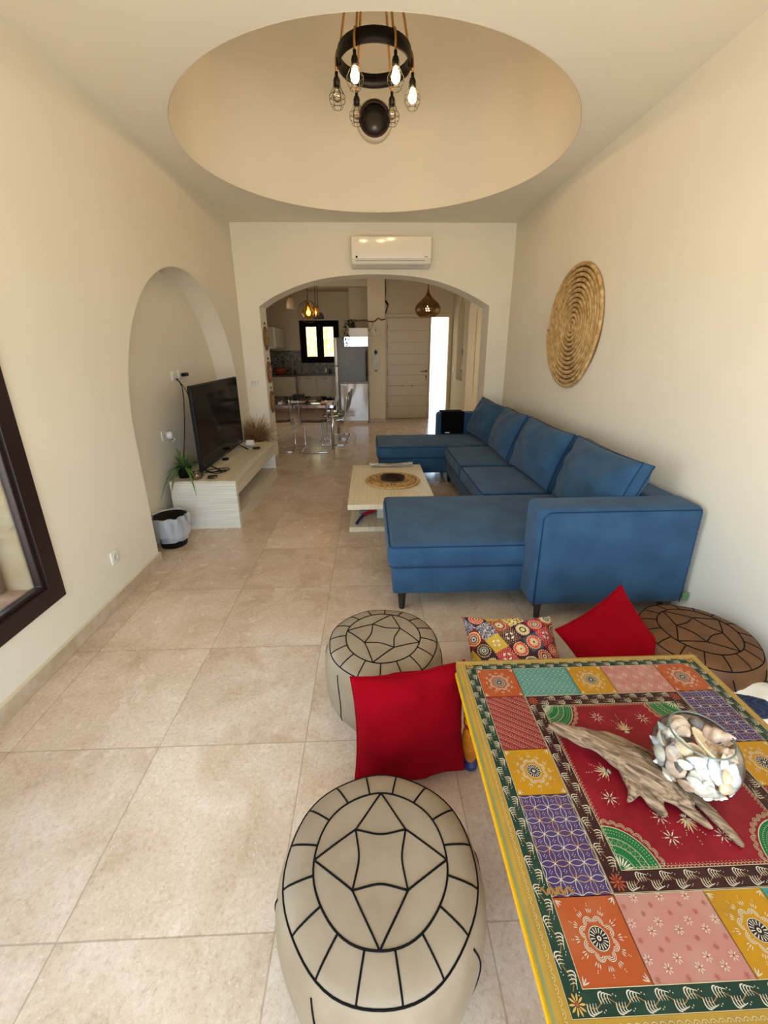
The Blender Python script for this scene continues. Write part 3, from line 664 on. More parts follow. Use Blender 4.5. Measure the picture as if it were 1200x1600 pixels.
def straw_mat():
    m = mat('coiled_straw', (190, 152, 92), .85, bump=.0); n = m.node_tree; L = n.links.new; b = n.nodes['Principled BSDF']
    t = n.nodes.new('ShaderNodeTexCoord'); no = n.nodes.new('ShaderNodeTexNoise'); no.inputs['Scale'].default_value = 22; no.inputs['Detail'].default_value = 6
    L(t.outputs['Object'], no.inputs['Vector']); r = n.nodes.new('ShaderNodeValToRGB'); e = r.color_ramp.elements
    e[0].position = .35; e[0].color = (*lin((158, 122, 74)), 1); e[1].position = .65; e[1].color = (*lin((206, 176, 122)), 1); x = e.new(.5); x.color = (*lin((186, 152, 98)), 1)
    L(no.outputs['Fac'], r.inputs[0]); L(r.outputs[0], b.inputs['Base Color']); bp = n.nodes.new('ShaderNodeBump'); bp.inputs['Strength'].default_value = .6; bp.inputs['Distance'].default_value = .004
    L(no.outputs['Fac'], bp.inputs['Height']); L(bp.outputs[0], b.inputs['Normal']); return m
one('coiled_straw_plate', sp, [straw_mat(), mat('straw_groove_shade', (112, 78, 38), .9)], 'large round coiled straw plate hanging on the right wall', 'wall decoration', base=(XR, yc, zc))

# ------------------------------------------------------------------ chandelier and porthole
ch = thing('rope_chandelier', (.08, 3.92, 4.66), 'black iron ring chandelier with six rope-hung cage lamps in the round ceiling well', 'chandelier')
CX, CYC, CZ, CRr = .078, 3.92, 3.56, .262
b = MB(); V = []; FF = []; n = 64
for i in range(n):
    a = 2*PI*i/n
    for r, z in ((CRr-.005, CZ-.045), (CRr+.008, CZ-.045), (CRr+.008, CZ+.045), (CRr-.005, CZ+.045)): V.append((CX+r*math.cos(a), CYC+r*math.sin(a), z))
for i in range(n):
    j = (i+1) % n
    for k in range(4): FF.append((i*4+k, j*4+k, j*4+(k+1) % 4, i*4+(k+1) % 4))
b.add(V, FF, 0, True)
for s_ in (1, -1): b.box(CX+s_*CRr-.018, CX+s_*CRr+.018, CYC-.022, CYC+.022, CZ-.05, CZ+.0)
b.build('ring', MIRON, ch)
b = MB(); b.lathe([(0, 4.70), (.10, 4.70), (.10, 4.66), (0, 4.66)], (CX, CYC, 0), 32); b.build('ceiling_rose', MIRON, ch)
lit = {1: 1, 2: 1, 0: 1}
for i in range(6):
    a = math.radians(-60*i)  # 0 right, 1 near-right, 2 near-left, 3 left, 4 far-left, 5 far-right
    dx, dy = math.cos(a), math.sin(a); ro = CRr+.02
    px, py = CX+ro*dx, CYC+ro*dy; L_ = (.0, -.0, .0, .0, 0, 0)[i]
    rr = CRr-.02
    b = MB(); b.tube(smoothpath([(CX+.04*dx, CYC+.04*dy, 4.66), (CX+(ro-.05)*dx, CYC+(ro-.05)*dy, CZ+.16), (CX+rr*dx, CYC+rr*dy, CZ+.05), (CX+(CRr+.006)*dx, CYC+(CRr+.006)*dy, CZ+.052), (px, py, CZ+.0), (px, py, CZ-.075)], 6), .0085, 8); b.build('rope', MROPE, ch)
    zb = CZ-.075
    b = MB(); b.lathe([(0, 0), (.012, 0), (.012, -.03), (.02, -.035), (.022, -.05), (.022, -.085), (.017, -.09), (0, -.09)], (px, py, zb), 20); sk = b.build('lamp_socket', MBLK, ch)
    b = MB(); rings = [(.024, -.05), (.026, -.085), (.058, -.145), (.058, -.175), (.036, -.215)]
    for r, z in rings: b.tube([(px+r*math.cos(t), py+r*math.sin(t), zb+z) for t in [2*PI*k/24 for k in range(24)]], .0016, 5, 0, True)
    for k in range(6):
        t = 2*PI*k/6; b.tube([(px+r*math.cos(t), py+r*math.sin(t), zb+z) for r, z in rings], .0016, 5)
        t2 = t+PI/6
        b.tube([(px+.026*math.cos(t), py+.026*math.sin(t), zb-.085), (px+.058*math.cos(t2), py+.058*math.sin(t2), zb-.145)], .0012, 4)
    b.build('wire_cage', MIRON, sk)
    b = MB(); b.lathe([(.010, -.088), (.013, -.10), (.026, -.125), (.030, -.145), (.026, -.165), (.014, -.178), (0, -.182)], (px, py, zb), 20)
    b.build('bulb', MBULB if i in lit else MBULO, sk)
b = MB(); 
b.lathe([(PR-.03, -.02), (PR-.03, .02), (PR, .02), (PR, -.03), (PR-.03, -.03), (PR-.03, -.02)], (.10, 5.345, PZ), 48, axis='y')
pw = struct(b.build('window_4', mat('dark_red_wood', (44, 17, 14), .5)))
b = MB(); b.lathe([(0, 0), (PR-.028, 0), (PR-.028, .006), (0, .006)], (.10, 5.35, PZ), 48, axis='y'); b.build('pane', mat('frosted_grey_glass', (60, 56, 52), .25), pw)
b = MB(); b.lathe([(PR, -.03), (PR+.035, .03), (PR, .03)], (.10, 5.35, PZ), 48, axis='y'); b.build('reveal', MC, pw)

# ------------------------------------------------------------------ poufs
def pouf(name, cx, cy, R, h, rot, leather, label, squash=(1, 1)):
    t = thing(name, (cx, cy, 0), label, 'pouf')
    P = [(0, 1.0), (.20, 1.0), (.45, .992), (.62, .978), (.76, .955), (.88, .915), (.945, .83), (.985, .70), (1.0, .54), (.985, .36), (.94, .19), (.86, .08), (.78, .01), (.74, 0), (0, 0)]
    pr_ = [(p.x, p.y) for p in smoothpath([(r, z, 0) for r, z in P], 4)]
    top = [q for q in pr_ if q[1] > .1]
    L = [0]
    for q0, q1 in zip(top, top[1:]): L.append(L[-1]+math.hypot((q1[0]-q0[0])*R, (q1[1]-q0[1])*h))
    def at(rf):   # rf <=1: fraction of radius on the top
        for q0, q1 in zip(top, top[1:]):
            if q0[0] <= rf <= q1[0]:
                k = (rf-q0[0])/max(1e-9, q1[0]-q0[0]); return q0[1]+(q1[1]-q0[1])*k
        return .46
    def wob(a, r): return 1+.012*math.sin(a*3+cx*9)*r+.008*math.sin(a*7+cy*5)*r
    def P3(rf, a, z=None, lift=.0):
        zz = (at(min(rf, 1)) if z is None else z)*h; k = wob(a, rf)*R*rf
        return (cx+k*math.cos(a)*squash[0], cy+k*math.sin(a)*squash[1], zz+lift)
    def radius(z):
        side = [q for q in pr_[len(pr_)//3:] if q[0] > .7]
        for q0, q1 in zip(side, side[1:]):
            if q0[1] >= z >= q1[1]: k = (q0[1]-z)/max(1e-9, q0[1]-q1[1]); return q0[0]+(q1[0]-q0[0])*k
        return 1
    n = 72; V = []; FF = []
    for r, z in pr_:
        for i in range(n): a = 2*PI*i/n; V.append(P3(r, a, z))
    for j in range(len(pr_)-1):
        for i in range(n): k = (i+1) % n; FF.append((j*n+i, j*n+k, (j+1)*n+k, (j+1)*n+i))
    MB().add(V, FF, 0, True).build('leather_cover', leather, t)
    s = MB(); w_ = .0025; lf = .0006
    ri, rob = .62, .895
    for rr in (ri, rob): s.tube([P3(rr, 2*PI*i/72, None, lf) for i in range(72)], w_, 6, 0, True)
    # star: curved square with four points that touch the inner ring
    def pl2(p, q, bow=0, n_=10):
        out = []
        for i in range(n_+1):
            k = i/n_; x = p[0]+(q[0]-p[0])*k; y = p[1]+(q[1]-p[1])*k
            m = bow*4*k*(1-k); L_ = math.hypot(x, y) or 1; x -= x/L_*m; y -= y/L_*m
            r = math.hypot(x, y); out.append(P3(r, math.atan2(y, x)+rot, None, lf))
        return out
    c = .245; cs = [(c*sx_*1.0, c*sy_) for sx_, sy_ in ((1, 1), (-1, 1), (-1, -1), (1, -1))]
    cu_ = [(ri, 0), (0, ri), (-ri, 0), (0, -ri)]
    for i in range(4):
        s.tube(pl2(cs[i], cs[(i+1) % 4], .045), w_, 6)
        s.tube(pl2(cs[i], cu_[i]), w_, 6); s.tube(pl2(cs[i], cu_[(i+1) % 4]), w_, 6)
    for i in range(16):
        a = 2*PI*(i+.5)/16+rot; s.tube([P3(ri+(rob-ri)*k/5, a, None, lf) for k in range(6)], w_, 6)
    for i in range(8):
        a = 2*PI*(i+.25)/8+rot; a1 = 2*PI*(i+1.0)/8+rot
        pts = []
        for k in range(12):
            kk = k/11; z = .82-.70*kk; aa = a+.10*math.sin(PI*kk)*(1 if i % 2 else -1)
            r = radius(z); pts.append(P3(r*1.002, aa, z))
        s.tube(pts, w_, 6)
    s.build('seam_piping', MSEA, t); return t
pouf('leather_pouf', .007, .686, .266, .355, math.radians(-2), MLEA, 'nearest beige leather pouf with black seams, in front of the painted table')
pouf('leather_pouf', .040, 1.535, .264, .355, math.radians(-16), MLEA, 'beige leather pouf with black seams behind the upright red cushion')
pouf('leather_pouf', 1.49, 1.555, .262, .325, math.radians(25), MLEB, 'dark brown leather pouf with black seams against the right wall')

# ------------------------------------------------------------------ floor cushions
def floor_cushion(name, W, H, T, mtx, mats, label, seed, cat='cushion', colorf=None, N=30, pipe=.0035):
    b = pillow_mesh(W, H, T, N, .09, .008, seed, pipe if not colorf else False, 0)
    UV = b.UV
    me_v = [mtx @ Vector(p) for p in b.v]; zmin = min(p.z for p in me_v)
    b.v = [(p.x, p.y, p.z) for p in me_v]
    o = one(name, b, mats, label, cat)
    if colorf:
        ca = o.data.color_attributes.new('print', 'FLOAT_COLOR', 'POINT')
        for i, (u, v, s_) in enumerate(UV): ca.data[i].color = (*lin(colorf(u, v)), 1)
    return o
def place(x, y, z, rx, ry, rz): return Matrix.Translation((x, y, z)) @ Matrix.Rotation(math.radians(rz), 4, 'Z') @ Matrix.Rotation(math.radians(rx), 4, 'X') @ Matrix.Rotation(math.radians(ry), 4, 'Y')
floor_cushion('red_cushion', .44, .44, .15, place(.13, 1.185, .222, -14, 3, 13), [MRED, MRED], 'upright red cushion leaning between the two beige poufs', 1)
floor_cushion('red_cushion', .385, .385, .13, place(1.095, 1.545, .262, -30, 60, 0), [MRED, MRED], 'red cushion tilted on its corner between patterned cushion and brown pouf', 5)
def mosaic(u, v):
    s_ = .38; a = (u*.95+v*.5)/s_+.2; c_ = (-u*.5+v*.95)/s_+.35; i, j = math.floor(a), math.floor(c_); fx, fy = a-i-.5, c_-j-.5
    h = random.Random(i*73+j*131+5); pal = [(150, 20, 34), (206, 84, 46), (54, 92, 130), (196, 164, 40), (60, 22, 40), (176, 30, 60), (92, 94, 110)]
    bgc = h.choice(pal); kind = h.randint(0, 4); r = math.hypot(fx, fy); th = math.atan2(fy, fx)
    ring = [h.choice([(140, 18, 28), (228, 196, 60), (214, 196, 150), (50, 84, 126), (40, 20, 30), (206, 70, 50)]) for _ in range(4)]
    if kind <= 2:
        if r < .07: return ring[0]
        if r < .14: return (222, 206, 160)
        if r < .22: return ring[1]
        if r < .29: return (228, 210, 150) if math.sin(16*th) > 0 else ring[2]
        if r < .38: return ring[2]
        if r < .44: return (236, 222, 180) if math.sin(20*th) > .1 else ring[3]
        return tuple(int(x*.8) for x in bgc)
    if kind == 3:
        if abs(r-.2) < .05 and math.sin(4*th) > -.2: return (226, 220, 214)
        if (math.sin(fx*38)*math.sin(fy*38)) > .6: return (230, 190, 120)
        return bgc
    n = noise.noise(Vector((fx*9+i*3, fy*9+j*5, 1)))
    if abs(n) < .07: return (226, 206, 190)
    return bgc if n > -.25 else (40, 24, 44)
floor_cushion('patterned_cushion', .46, .44, .14, place(.68, 1.62, .13, -62, 0, -2), [attr_mat('mosaic_print')], 'multicoloured mosaic print cushion lying between painted table and blue sofa', 2, colorf=mosaic, N=200)
def abstract(u, v):
    if (u+.62)**2/.16+(v-.30)**2/.05 < 1: return (18, 28, 54) if math.sin(u*40+5*math.sin(v*20)) > -.6 else (36, 52, 84)
    if (u-.1)**2/.3+(v+.35)**2/.10 < 1: return (20, 20, 24) if math.sin(v*62) > 0 or (u+v) > .1 else (232, 226, 216)
    if (u-.55)**2+(v-.6)**2 < .06: return (20, 22, 30)
    if (u+.3)**2+(v+.85)**2 < .06: return (206, 84, 40)
    if (u-.35)**2+(v-.2)**2 < .05: return (222, 178, 160)
    return (226, 218, 204)
floor_cushion('abstract_print_cushion', .45, .45, .13, place(1.575, 1.15, .135, -66, 0, -20), [attr_mat('abstract_print')], 'white cushion with navy shapes and black stripes at the right edge beside the brown pouf', 4, colorf=abstract, N=160)
# ------------------------------------------------------------------ painted table
TX0, TX1, TY0, TY1, TZ = .300, 1.213, .347, 1.262, .45
pt = thing('painted_table', ((TX0+TX1)/2, (TY0+TY1)/2, 0), 'square hand-painted low table with colourful patchwork top and yellow edges', 'table')
C_ = dict(green=(26, 58, 44), brown=(58, 22, 22), red=(140, 12, 28), orange=(186, 84, 38), teal=(72, 150, 142), yellow=(204, 144, 16), pink=(200, 134, 118), maroon=(150, 42, 44), purple=(76, 54, 104), cream=(222, 206, 162), tan=(172, 124, 66), dark=(34, 20, 30), gold=(190, 146, 52), leaf=(22, 112, 60), pale=(226, 176, 92), white=(232, 220, 192), edge=(150, 150, 96), rust=(186, 84, 50), teal2=(48, 124, 118), wine=(120, 28, 36))
KEYS = list(C_); worn = {'green': (44, 76, 58), 'brown': (78, 38, 32), 'red': (166, 28, 44), 'orange': (192, 102, 58), 'teal': (98, 166, 154), 'yellow': (188, 134, 34), 'pink': (210, 156, 136), 'maroon': (170, 62, 60), 'purple': (92, 72, 118), 'gold': (176, 140, 66)}
dk_ = lambda c, q: tuple(int(x*q) for x in c) if c else None
TM = [mat('paint_'+k, dk_(C_[k], .84), .48, c2=dk_(worn.get(k), .82), scale=14, detail=7, lo=.45, hi=.75, bump=.12, bscale=90, spec=.22) for k in KEYS]
KI = {k: i for i, k in enumerate(KEYS)}
tb = MB()
tb.box(TX0+.03, TX1-.03, TY0+.03, TY1-.03, TZ-.03, TZ-.0008, KI['green'])
def fl(pts, k, z=0.0): tb.add([(x, y, TZ+z) for x, y in pts], [tuple(range(len(pts)))], KI[k])
def rect(x0, x1, y0, y1, k, z=-.0006): fl([(x0, y0), (x1, y0), (x1, y1), (x0, y1)], k, z)
def stroke(pts, w_, k, z=.0004, taper=None):
    n = len(pts); L = []; R_ = []
    for i, p in enumerate(pts):
        a = pts[max(i-1, 0)]; c = pts[min(i+1, n-1)]; dx, dy = c[0]-a[0], c[1]-a[1]; l = math.hypot(dx, dy) or 1
        ww = w_/2*(taper(i/(n-1)) if taper else 1); L.append((p[0]-dy/l*ww, p[1]+dx/l*ww)); R_.append((p[0]+dy/l*ww, p[1]-dx/l*ww))
    o = [(x, y, TZ+z) for x, y in L+R_]; tb.add(o, [(i, i+1, n+i+1, n+i) for i in range(n-1)], KI[k])
def circ(x, y, r, k, z=.0004, n=14, ry=None): fl([(x+r*math.cos(2*PI*i/n), y+(ry or r)*math.sin(2*PI*i/n)) for i in range(n)], k, z)
def ringl(x, y, r, w_, k, z=.0004, a0=0, a1=360, n=24): stroke([(x+r*math.cos(math.radians(a0+(a1-a0)*i/n)), y+r*math.sin(math.radians(a0+(a1-a0)*i/n))) for i in range(n+1)], w_, k, z)
def drop(x, y, ang, L_, w_, k, z=.0004, curve=0):
    pts = []
    for i in range(8):
        t = i/7; a = ang+curve*t; pts.append((x+L_*t*math.cos(a), y+L_*t*math.sin(a)))
    stroke(pts, w_, k, z, lambda t: math.sin(PI*min(1, .12+t*.86))**.8*(1-.55*(1-t)))
def rosette(x, y, s_=1, col='white'):
    circ(x, y, .0195*s_, 'dark', .0003, 24); ringl(x, y, .0188*s_, .0013, col, .0005)
    for i in range(16): a = 2*PI*i/16; stroke([(x+.008*s_*math.cos(a), y+.008*s_*math.sin(a)), (x+.0165*s_*math.cos(a), y+.0165*s_*math.sin(a))], .0024*s_, 'white', .0005, lambda t: .4+.6*t)
    circ(x, y, .0042*s_, 'white', .0005, 10); circ(x, y, .0018*s_, 'dark', .0007, 8)
    for i in range(8):
        a = 2*PI*(i+.5)/8; px, py = x+.0265*s_*math.cos(a), y+.0265*s_*math.sin(a); d = math.degrees(a)
        for r in (.0095, .0068, .0038): ringl(px, py, r*s_, .0012, col, .0004, d-105, d+105, 10)
    for i in range(12):
        a = 2*PI*i/12
        for j, da in enumerate((-.16, 0, .16)): drop(x+.040*s_*math.cos(a+da*.4), y+.040*s_*math.sin(a+da*.4), a+da*2, .008*s_, .0022*s_, col)
        for r in (.052, .0555): circ(x+r*s_*math.cos(a), y+r*s_*math.sin(a), .0009, col, .0004, 6)
def corners_drops(x0, x1, y0, y1, col='white'):
    for x, y, a in ((x0, y0, 45), (x1, y0, 135), (x1, y1, 225), (x0, y1, 315)):
        a = math.radians(a); 
        for d in (-.5, 0, .5): drop(x+.006*math.cos(a), y+.006*math.sin(a), a+d, .013, .0026, col)
XC = [.366, .498, .692, .818, 1.017, 1.147]; YC = [1.205, 1.08, .887, .757, .545, .412]
rnd = random.Random(4)
def tile(kind, x0, x1, y0, y1):
    rect(x0, x1, y0, y1, kind, -.0002); cx, cy = (x0+x1)/2, (y0+y1)/2
    if kind in ('orange', 'yellow'): rosette(cx, cy, .98); corners_drops(x0, x1, y0, y1)
    elif kind == 'purple':
        nx, ny = max(2, round((x1-x0)/.0325)), max(2, round((y1-y0)/.0325)); sx_, sy_ = (x1-x0)/nx, (y1-y0)/ny
        for i in range(nx+1):
            for j in range(ny+1):
                px, py = x0+i*sx_, y0+j*sy_
                for (ex, ey, ok) in ((sx_, 0, i < nx), (0, sy_, j < ny)):
                    if not ok: continue
                    for s_ in (1, -1):
                        if (ex and ((j == 0 and s_ < 0) or (j == ny and s_ > 0))) or (ey and ((i == 0 and s_ > 0) or (i == nx and s_ < 0))): continue
                        pts = []
                        for k in range(9):
                            t = k/8; b_ = .19*math.sin(PI*t)*s_; pts.append((px+ex*t-ey*b_, py+ey*t+ex*b_))
                        stroke(pts, .0011, 'pale' if (i+j) % 3 == 0 else 'white')
                circ(px, py, .0016, 'white', .0006, 8) if 0 < i < nx and 0 < j < ny else None
                if i < nx and j < ny:
                    mx_, my_ = px+sx_/2, py+sy_/2
                    for k in range(4): circ(mx_+.0032*math.cos(k*PI/2), my_+.0032*math.sin(k*PI/2), .0010, 'white', .0004, 6)
    elif kind == 'teal':
        n = 13; s_ = (y1-y0)/7
        for d in (1, -1):
            for k in range(-8, 22):
                xa = x0+k*s_; pts = []
                for i in range(15):
                    t = i/14; x = xa+d*t*(y1-y0)+(0 if d > 0 else (y1-y0)); y = y0+t*(y1-y0)
                    if x0 <= x <= x1: pts.append((x+.0018*math.sin(t*44), y))
                if len(pts) > 2: stroke(pts, .0011, 'cream', .0003)
        for i in range(int((x1-x0)/s_)+1):
            for j in range(7): 
                px, py = x0+(i+.5)*s_, y0+(j+.5)*s_
                if px < x1-.003: circ(px, py, .0019, 'teal2', .0003, 8, .0035)
    elif kind == 'pink':
        for i in range(7):
            for j in range(5):
                px, py = x0+(x1-x0)*(i+.5)/7+rnd.uniform(-.004, .004), y0+(y1-y0)*(j+.5+.25*(i % 2*2-1))/5
                big = (i+j) % 2; r = .0078 if big else .0048
                for k in range(7): a = 2*PI*k/7+i; drop(px+r*.3*math.cos(a), py+r*.3*math.sin(a), a, r*.8, r*.34, 'white' if big else 'rust', .0003)
                circ(px, py, r*.22, 'rust', .0005, 7)
    elif kind == 'maroon':
        k = -30; st = .0075
        for k in range(-40, 60):
            y_ = y0+k*st; ln = []
            for i in range(25):
                x = x0+(x1-x0)*i/24; y = y_+(x-x0)*-.62
                if y0+.001 <= y <= y1-.001: ln.append((x, y))
            if len(ln) < 2: continue
            if k % 3 == 0: stroke(ln, .0011, 'cream')
            elif k % 3 == 1:
                for p in ln[::1]: circ(p[0], p[1], .0013, 'white', .0004, 6)
            else:
                for p in ln[::2]: circ(p[0], p[1], .0020, 'rust', .0003, 6)
    for a, c_ in (((x0, y0), (x1, y0)), ((x1, y0), (x1, y1)), ((x1, y1), (x0, y1)), ((x0, y1), (x0, y0))): stroke([a, c_], .0012, 'cream', .0007)
tops = ['orange', 'teal', 'yellow', 'pink', 'orange']; bots = ['orange', 'pink', 'yellow', 'teal', 'orange']
lefts = ['maroon', 'yellow', 'purple']; rights = ['purple', 'yellow', 'maroon']
for i in range(5):
    tile(tops[i], XC[i], XC[i+1], YC[1], YC[0]); tile(bots[i], XC[i], XC[i+1], YC[5], YC[4])
for j in range(3):
    tile(lefts[j], XC[0], XC[1], YC[j+2], YC[j+1]); tile(rights[j], XC[4], XC[5], YC[j+2], YC[j+1])
def vine(p0, p1, width, period=.054):
    """band of scrolling vine and comma strokes from p0 to p1"""
    dx, dy = p1[0]-p0[0], p1[1]-p0[1]; Ln = math.hypot(dx, dy); ux, uy = dx/Ln, dy/Ln; nx, ny = -uy, ux
    def T(s_, t): return (p0[0]+ux*s_+nx*t, p0[1]+uy*s_+ny*t)
    n = max(2, round(Ln/period)); per = Ln/n; A = width*.17
    stroke([T(s_, -A*math.sin(2*PI*s_/per)) for s_ in [Ln*i/(n*14) for i in range(n*14+1)]], .0013, 'tan', .0003)
    for k in range(n*2):
        c = (k+.5)*per/2; sg = 1 if k % 2 else -1
        for m_ in range(4):
            s0 = c-per*.22+m_*per*.10; l = width*(.40-.055*m_)
            a, q = T(s0, -sg*A*.1), T(s0+per*.13, sg*width*.40*(1-.13*m_))
            mid = T(s0-per*.10, sg*width*.42)
            pts = [((1-t)**2*a[0]+2*t*(1-t)*mid[0]+t*t*q[0], (1-t)**2*a[1]+2*t*(1-t)*mid[1]+t*t*q[1]) for t in [i/6 for i in range(7)]]
            stroke(pts, .0023-.0003*m_, 'white', .0005, lambda t: .25+.75*math.sin(PI*min(.98, .1+t*.75)))
        for m_ in range(2): circ(*T(c+per*.27+m_*.004, sg*width*(.30-.07*m_)), .0010, 'white', .0004, 6)
def flower(x, y, r, col='pale'):
    for k in range(10): a = 2*PI*k/10; drop(x+r*.25*math.cos(a), y+r*.25*math.sin(a), a, r*.75, r*.3, col, .0006)
    circ(x, y, r*.2, 'rust', .0008, 8)
def frame_band(x0, x1, y0, y1, w_, k, flo):
    # outer rectangle x0..y1, band of width w_ inside
    rect(x0, x1, y0, y0+w_, k, -.0003); rect(x0, x1, y1-w_, y1, k, -.0003); rect(x0, x0+w_, y0+w_, y1-w_, k, -.0003); rect(x1-w_, x1, y0+w_, y1-w_, k, -.0003)
    h = w_/2; g_ = w_*.95
    vine((x0+g_, y0+h), (x1-g_, y0+h), w_); vine((x1-g_, y1-h), (x0+g_, y1-h), w_)
    vine((x0+h, y1-g_), (x0+h, y0+g_), w_); vine((x1-h, y0+g_), (x1-h, y1-g_), w_)
    for x in (x0+h, x1-h):
        for y in (y0+h, y1-h): flower(x, y, w_*.42, flo)
    q = .0012
    for pts in ([(x0+q, y0+q), (x1-q, y0+q), (x1-q, y1-q), (x0+q, y1-q), (x0+q, y0+q)],): 
        for a, c_ in zip(pts, pts[1:]): stroke([a, c_], .0009, 'cream', .0006)
frame_band(.330, 1.183, .376, 1.241, .0355, 'green', 'pale')
frame_band(.499, 1.016, .546, 1.079, .041, 'brown', 'rust')
rx0, rx1, ry0, ry1 = .540, .975, .587, 1.038
rect(rx0, rx1, ry0, ry1, 'red', -.0002)
for a, c_ in (((rx0, ry0), (rx1, ry0)), ((rx1, ry0), (rx1, ry1)), ((rx1, ry1), (rx0, ry1)), ((rx0, ry1), (rx0, ry0))):
    stroke([a, c_], .0014, 'cream', .0007)
    Ln = math.hypot(c_[0]-a[0], c_[1]-a[1]); ux, uy = (c_[0]-a[0])/Ln, (c_[1]-a[1])/Ln; n = int(Ln/.0088)
    for i in range(n):
        s_ = (i+.5)*Ln/n; px, py = a[0]+ux*s_-uy*.001, a[1]+uy*s_+ux*.001; d = math.degrees(math.atan2(ux, -uy))
        if 0 < i < n-1:
            ringl(px, py, .0046, .0009, 'cream', .0004, d-88, d+88, 8); circ(px-uy*.0078, py+ux*.0078, .0009, 'cream', .0004, 6)
for x, y, a in ((rx0, ry0, 0), (rx1, ry0, 90), (rx1, ry1, 180), (rx0, ry1, 270)):
    R_ = .092; A = [math.radians(a+90*i/20) for i in range(21)]
    fl([(x, y)]+[(x+R_*math.cos(t), y+R_*math.sin(t)) for t in A], 'leaf', .0001)
    for r, w_ in ((.091, .002), (.066, .0013), (.050, .0013), (.032, .001)): ringl(x, y, r, w_, 'cream', .0005, a+1, a+89, 20)
    for i in range(22): t = math.radians(a+2+86*i/21); circ(x+.083*math.cos(t), y+.083*math.sin(t), .0012, 'cream', .0005, 6); circ(x+.076*math.cos(t), y+.076*math.sin(t), .0009, 'cream', .0005, 6)
    zz = []
    for i in range(17): t = math.radians(a+2+86*i/16); r = .051 if i % 2 else .065; zz.append((x+r*math.cos(t), y+r*math.sin(t)))
    stroke(zz, .001, 'cream', .0005)
    for i in range(6): t = math.radians(a+8+74*i/5); drop(x+.010*math.cos(t), y+.010*math.sin(t), t, .02, .004, 'white', .0006)
    for i in range(8):
        t = math.radians(a+3+84*(i+.5)/8); px, py = x+.099*math.cos(t), y+.099*math.sin(t); d = math.degrees(t)
        for r in (.0082, .0052, .0024): ringl(px, py, r, .0010, 'cream', .0006, d-115, d+115, 10)
def spray(x, y, ang, s_=1):
    a = math.radians(ang)
    for i, d in enumerate((-1.25, -.9, -.55, -.25, 0, .25, .55, .9, 1.25)):
        L_ = (.016, .022, .026, .03, .034, .03, .026, .022, .016)[i]*s_
        drop(x, y, a+d, L_, .0044*s_, 'pale' if i % 2 else 'white', .0004, .12*(1 if d > 0 else -1))
        if i % 2 == 0: 
            for q in (1.2, 1.45, 1.65): circ(x+L_*q*math.cos(a+d*1.02), y+L_*q*math.sin(a+d*1.02), .0012*s_, 'white', .0004, 6)
    for i in range(5): drop(x, y, a+PI+(i-2)*.35, .012*s_, .0034*s_, 'white', .0004)
mx_, my_ = (rx0+rx1)/2, (ry0+ry1)/2
for x, y, a in ((mx_, ry1-.10, 90), (mx_, ry0+.10, -90), (rx0+.09, my_, 180), (rx1-.09, my_, 0)): spray(x, y, a)
for x, y in ((rx0+.155, ry0+.06), (rx0+.06, ry0+.155), (rx1-.155, ry0+.06), (rx0+.155, ry1-.05), (rx1-.14, ry1-.06), (mx_-.06, my_-.12), (mx_+.07, my_-.11), (mx_-.08, my_+.1)):
    for k in range(8): a = 2*PI*k/8; drop(x+.004*math.cos(a), y+.004*math.sin(a), a, .013, .0036, 'white'); circ(x+.021*math.cos(a), y+.021*math.sin(a), .0010, 'white', .0004, 6)
rosette(mx_, my_, 1.25, 'pale')
# repair patch
rp_ = [(.345+.075*i/12, .552+.007*math.sin(i*2.1)+.004) for i in range(13)]
stroke(rp_, .009, 'tan', .0009, lambda t: .4+.6*math.sin(PI*t)+.3*math.sin(t*30))
# moulded edge
ep = [(.031, -.0003), (.029, .0006), (.012, .0002), (.006, -.003), (.004, -.007), (.031, -.008)]
V = []; FF = []; n = len(ep)
for (sx_, sy_) in ((0, 0), (1, 0), (1, 1), (0, 1)):
    for d, z in ep: V.append((TX0+d if sx_ == 0 else TX1-d, TY0+d if sy_ == 0 else TY1-d, TZ+z))
for i in range(4):
    j = (i+1) % 4
    for k in range(n): FF.append((i*n+k, j*n+k, j*n+(k+1) % n, i*n+(k+1) % n))
tb.add(V, FF[:], KI['gold'])
for (a, c_, nx, ny) in (((TX0+.02, TY0), (TX0+.02, TY1), 1, 0), ((TX0, TY0+.02), (TX1, TY0+.02), 0, 1), ((TX1-.02, TY0), (TX1-.02, TY1), -1, 0), ((TX0, TY1-.02), (TX1, TY1-.02), 0, -1)):
    n = 62
    for i in range(n):
        t = (i+.5)/n; x, y = a[0]+(c_[0]-a[0])*t, a[1]+(c_[1]-a[1])*t
        ringl(x-nx*.004, y-ny*.004, .0062, .0010, 'cream', .0011, math.degrees(math.atan2(ny, nx))-80, math.degrees(math.atan2(ny, nx))+80, 7); circ(x-nx*.002, y-ny*.002, .0012, 'cream', .0011, 6)
tb.build('tabletop', TM, pt)
b = MB(); b.box(TX0+.005, TX1-.005, TY0+.005, TY1-.005, TZ-.040, TZ-.0075); b.build('apron', mat('olive_paint', (112, 122, 78), .5, c2=(140, 132, 70), scale=15), pt)
V = []; FF = []; ep = [(.002, -.041), (.002, -.053), (.03, -.056), (.03, -.0405)]
b = MB()
for (sx_, sy_) in ((0, 0), (1, 0), (1, 1), (0, 1)):
    for d, z in ep: d -= .004; V.append((TX0+d if sx_ == 0 else TX1-d, TY0+d if sy_ == 0 else TY1-d, TZ+z))
for i in range(4):
    j = (i+1) % 4
    for k in range(4): FF.append((i*4+k, j*4+k, j*4+(k+1) % 4, i*4+(k+1) % 4))
b.add(V, FF); b.build('lower_moulding', mat('bright_yellow_paint', (224, 166, 8), .4), pt, bevel=.003)
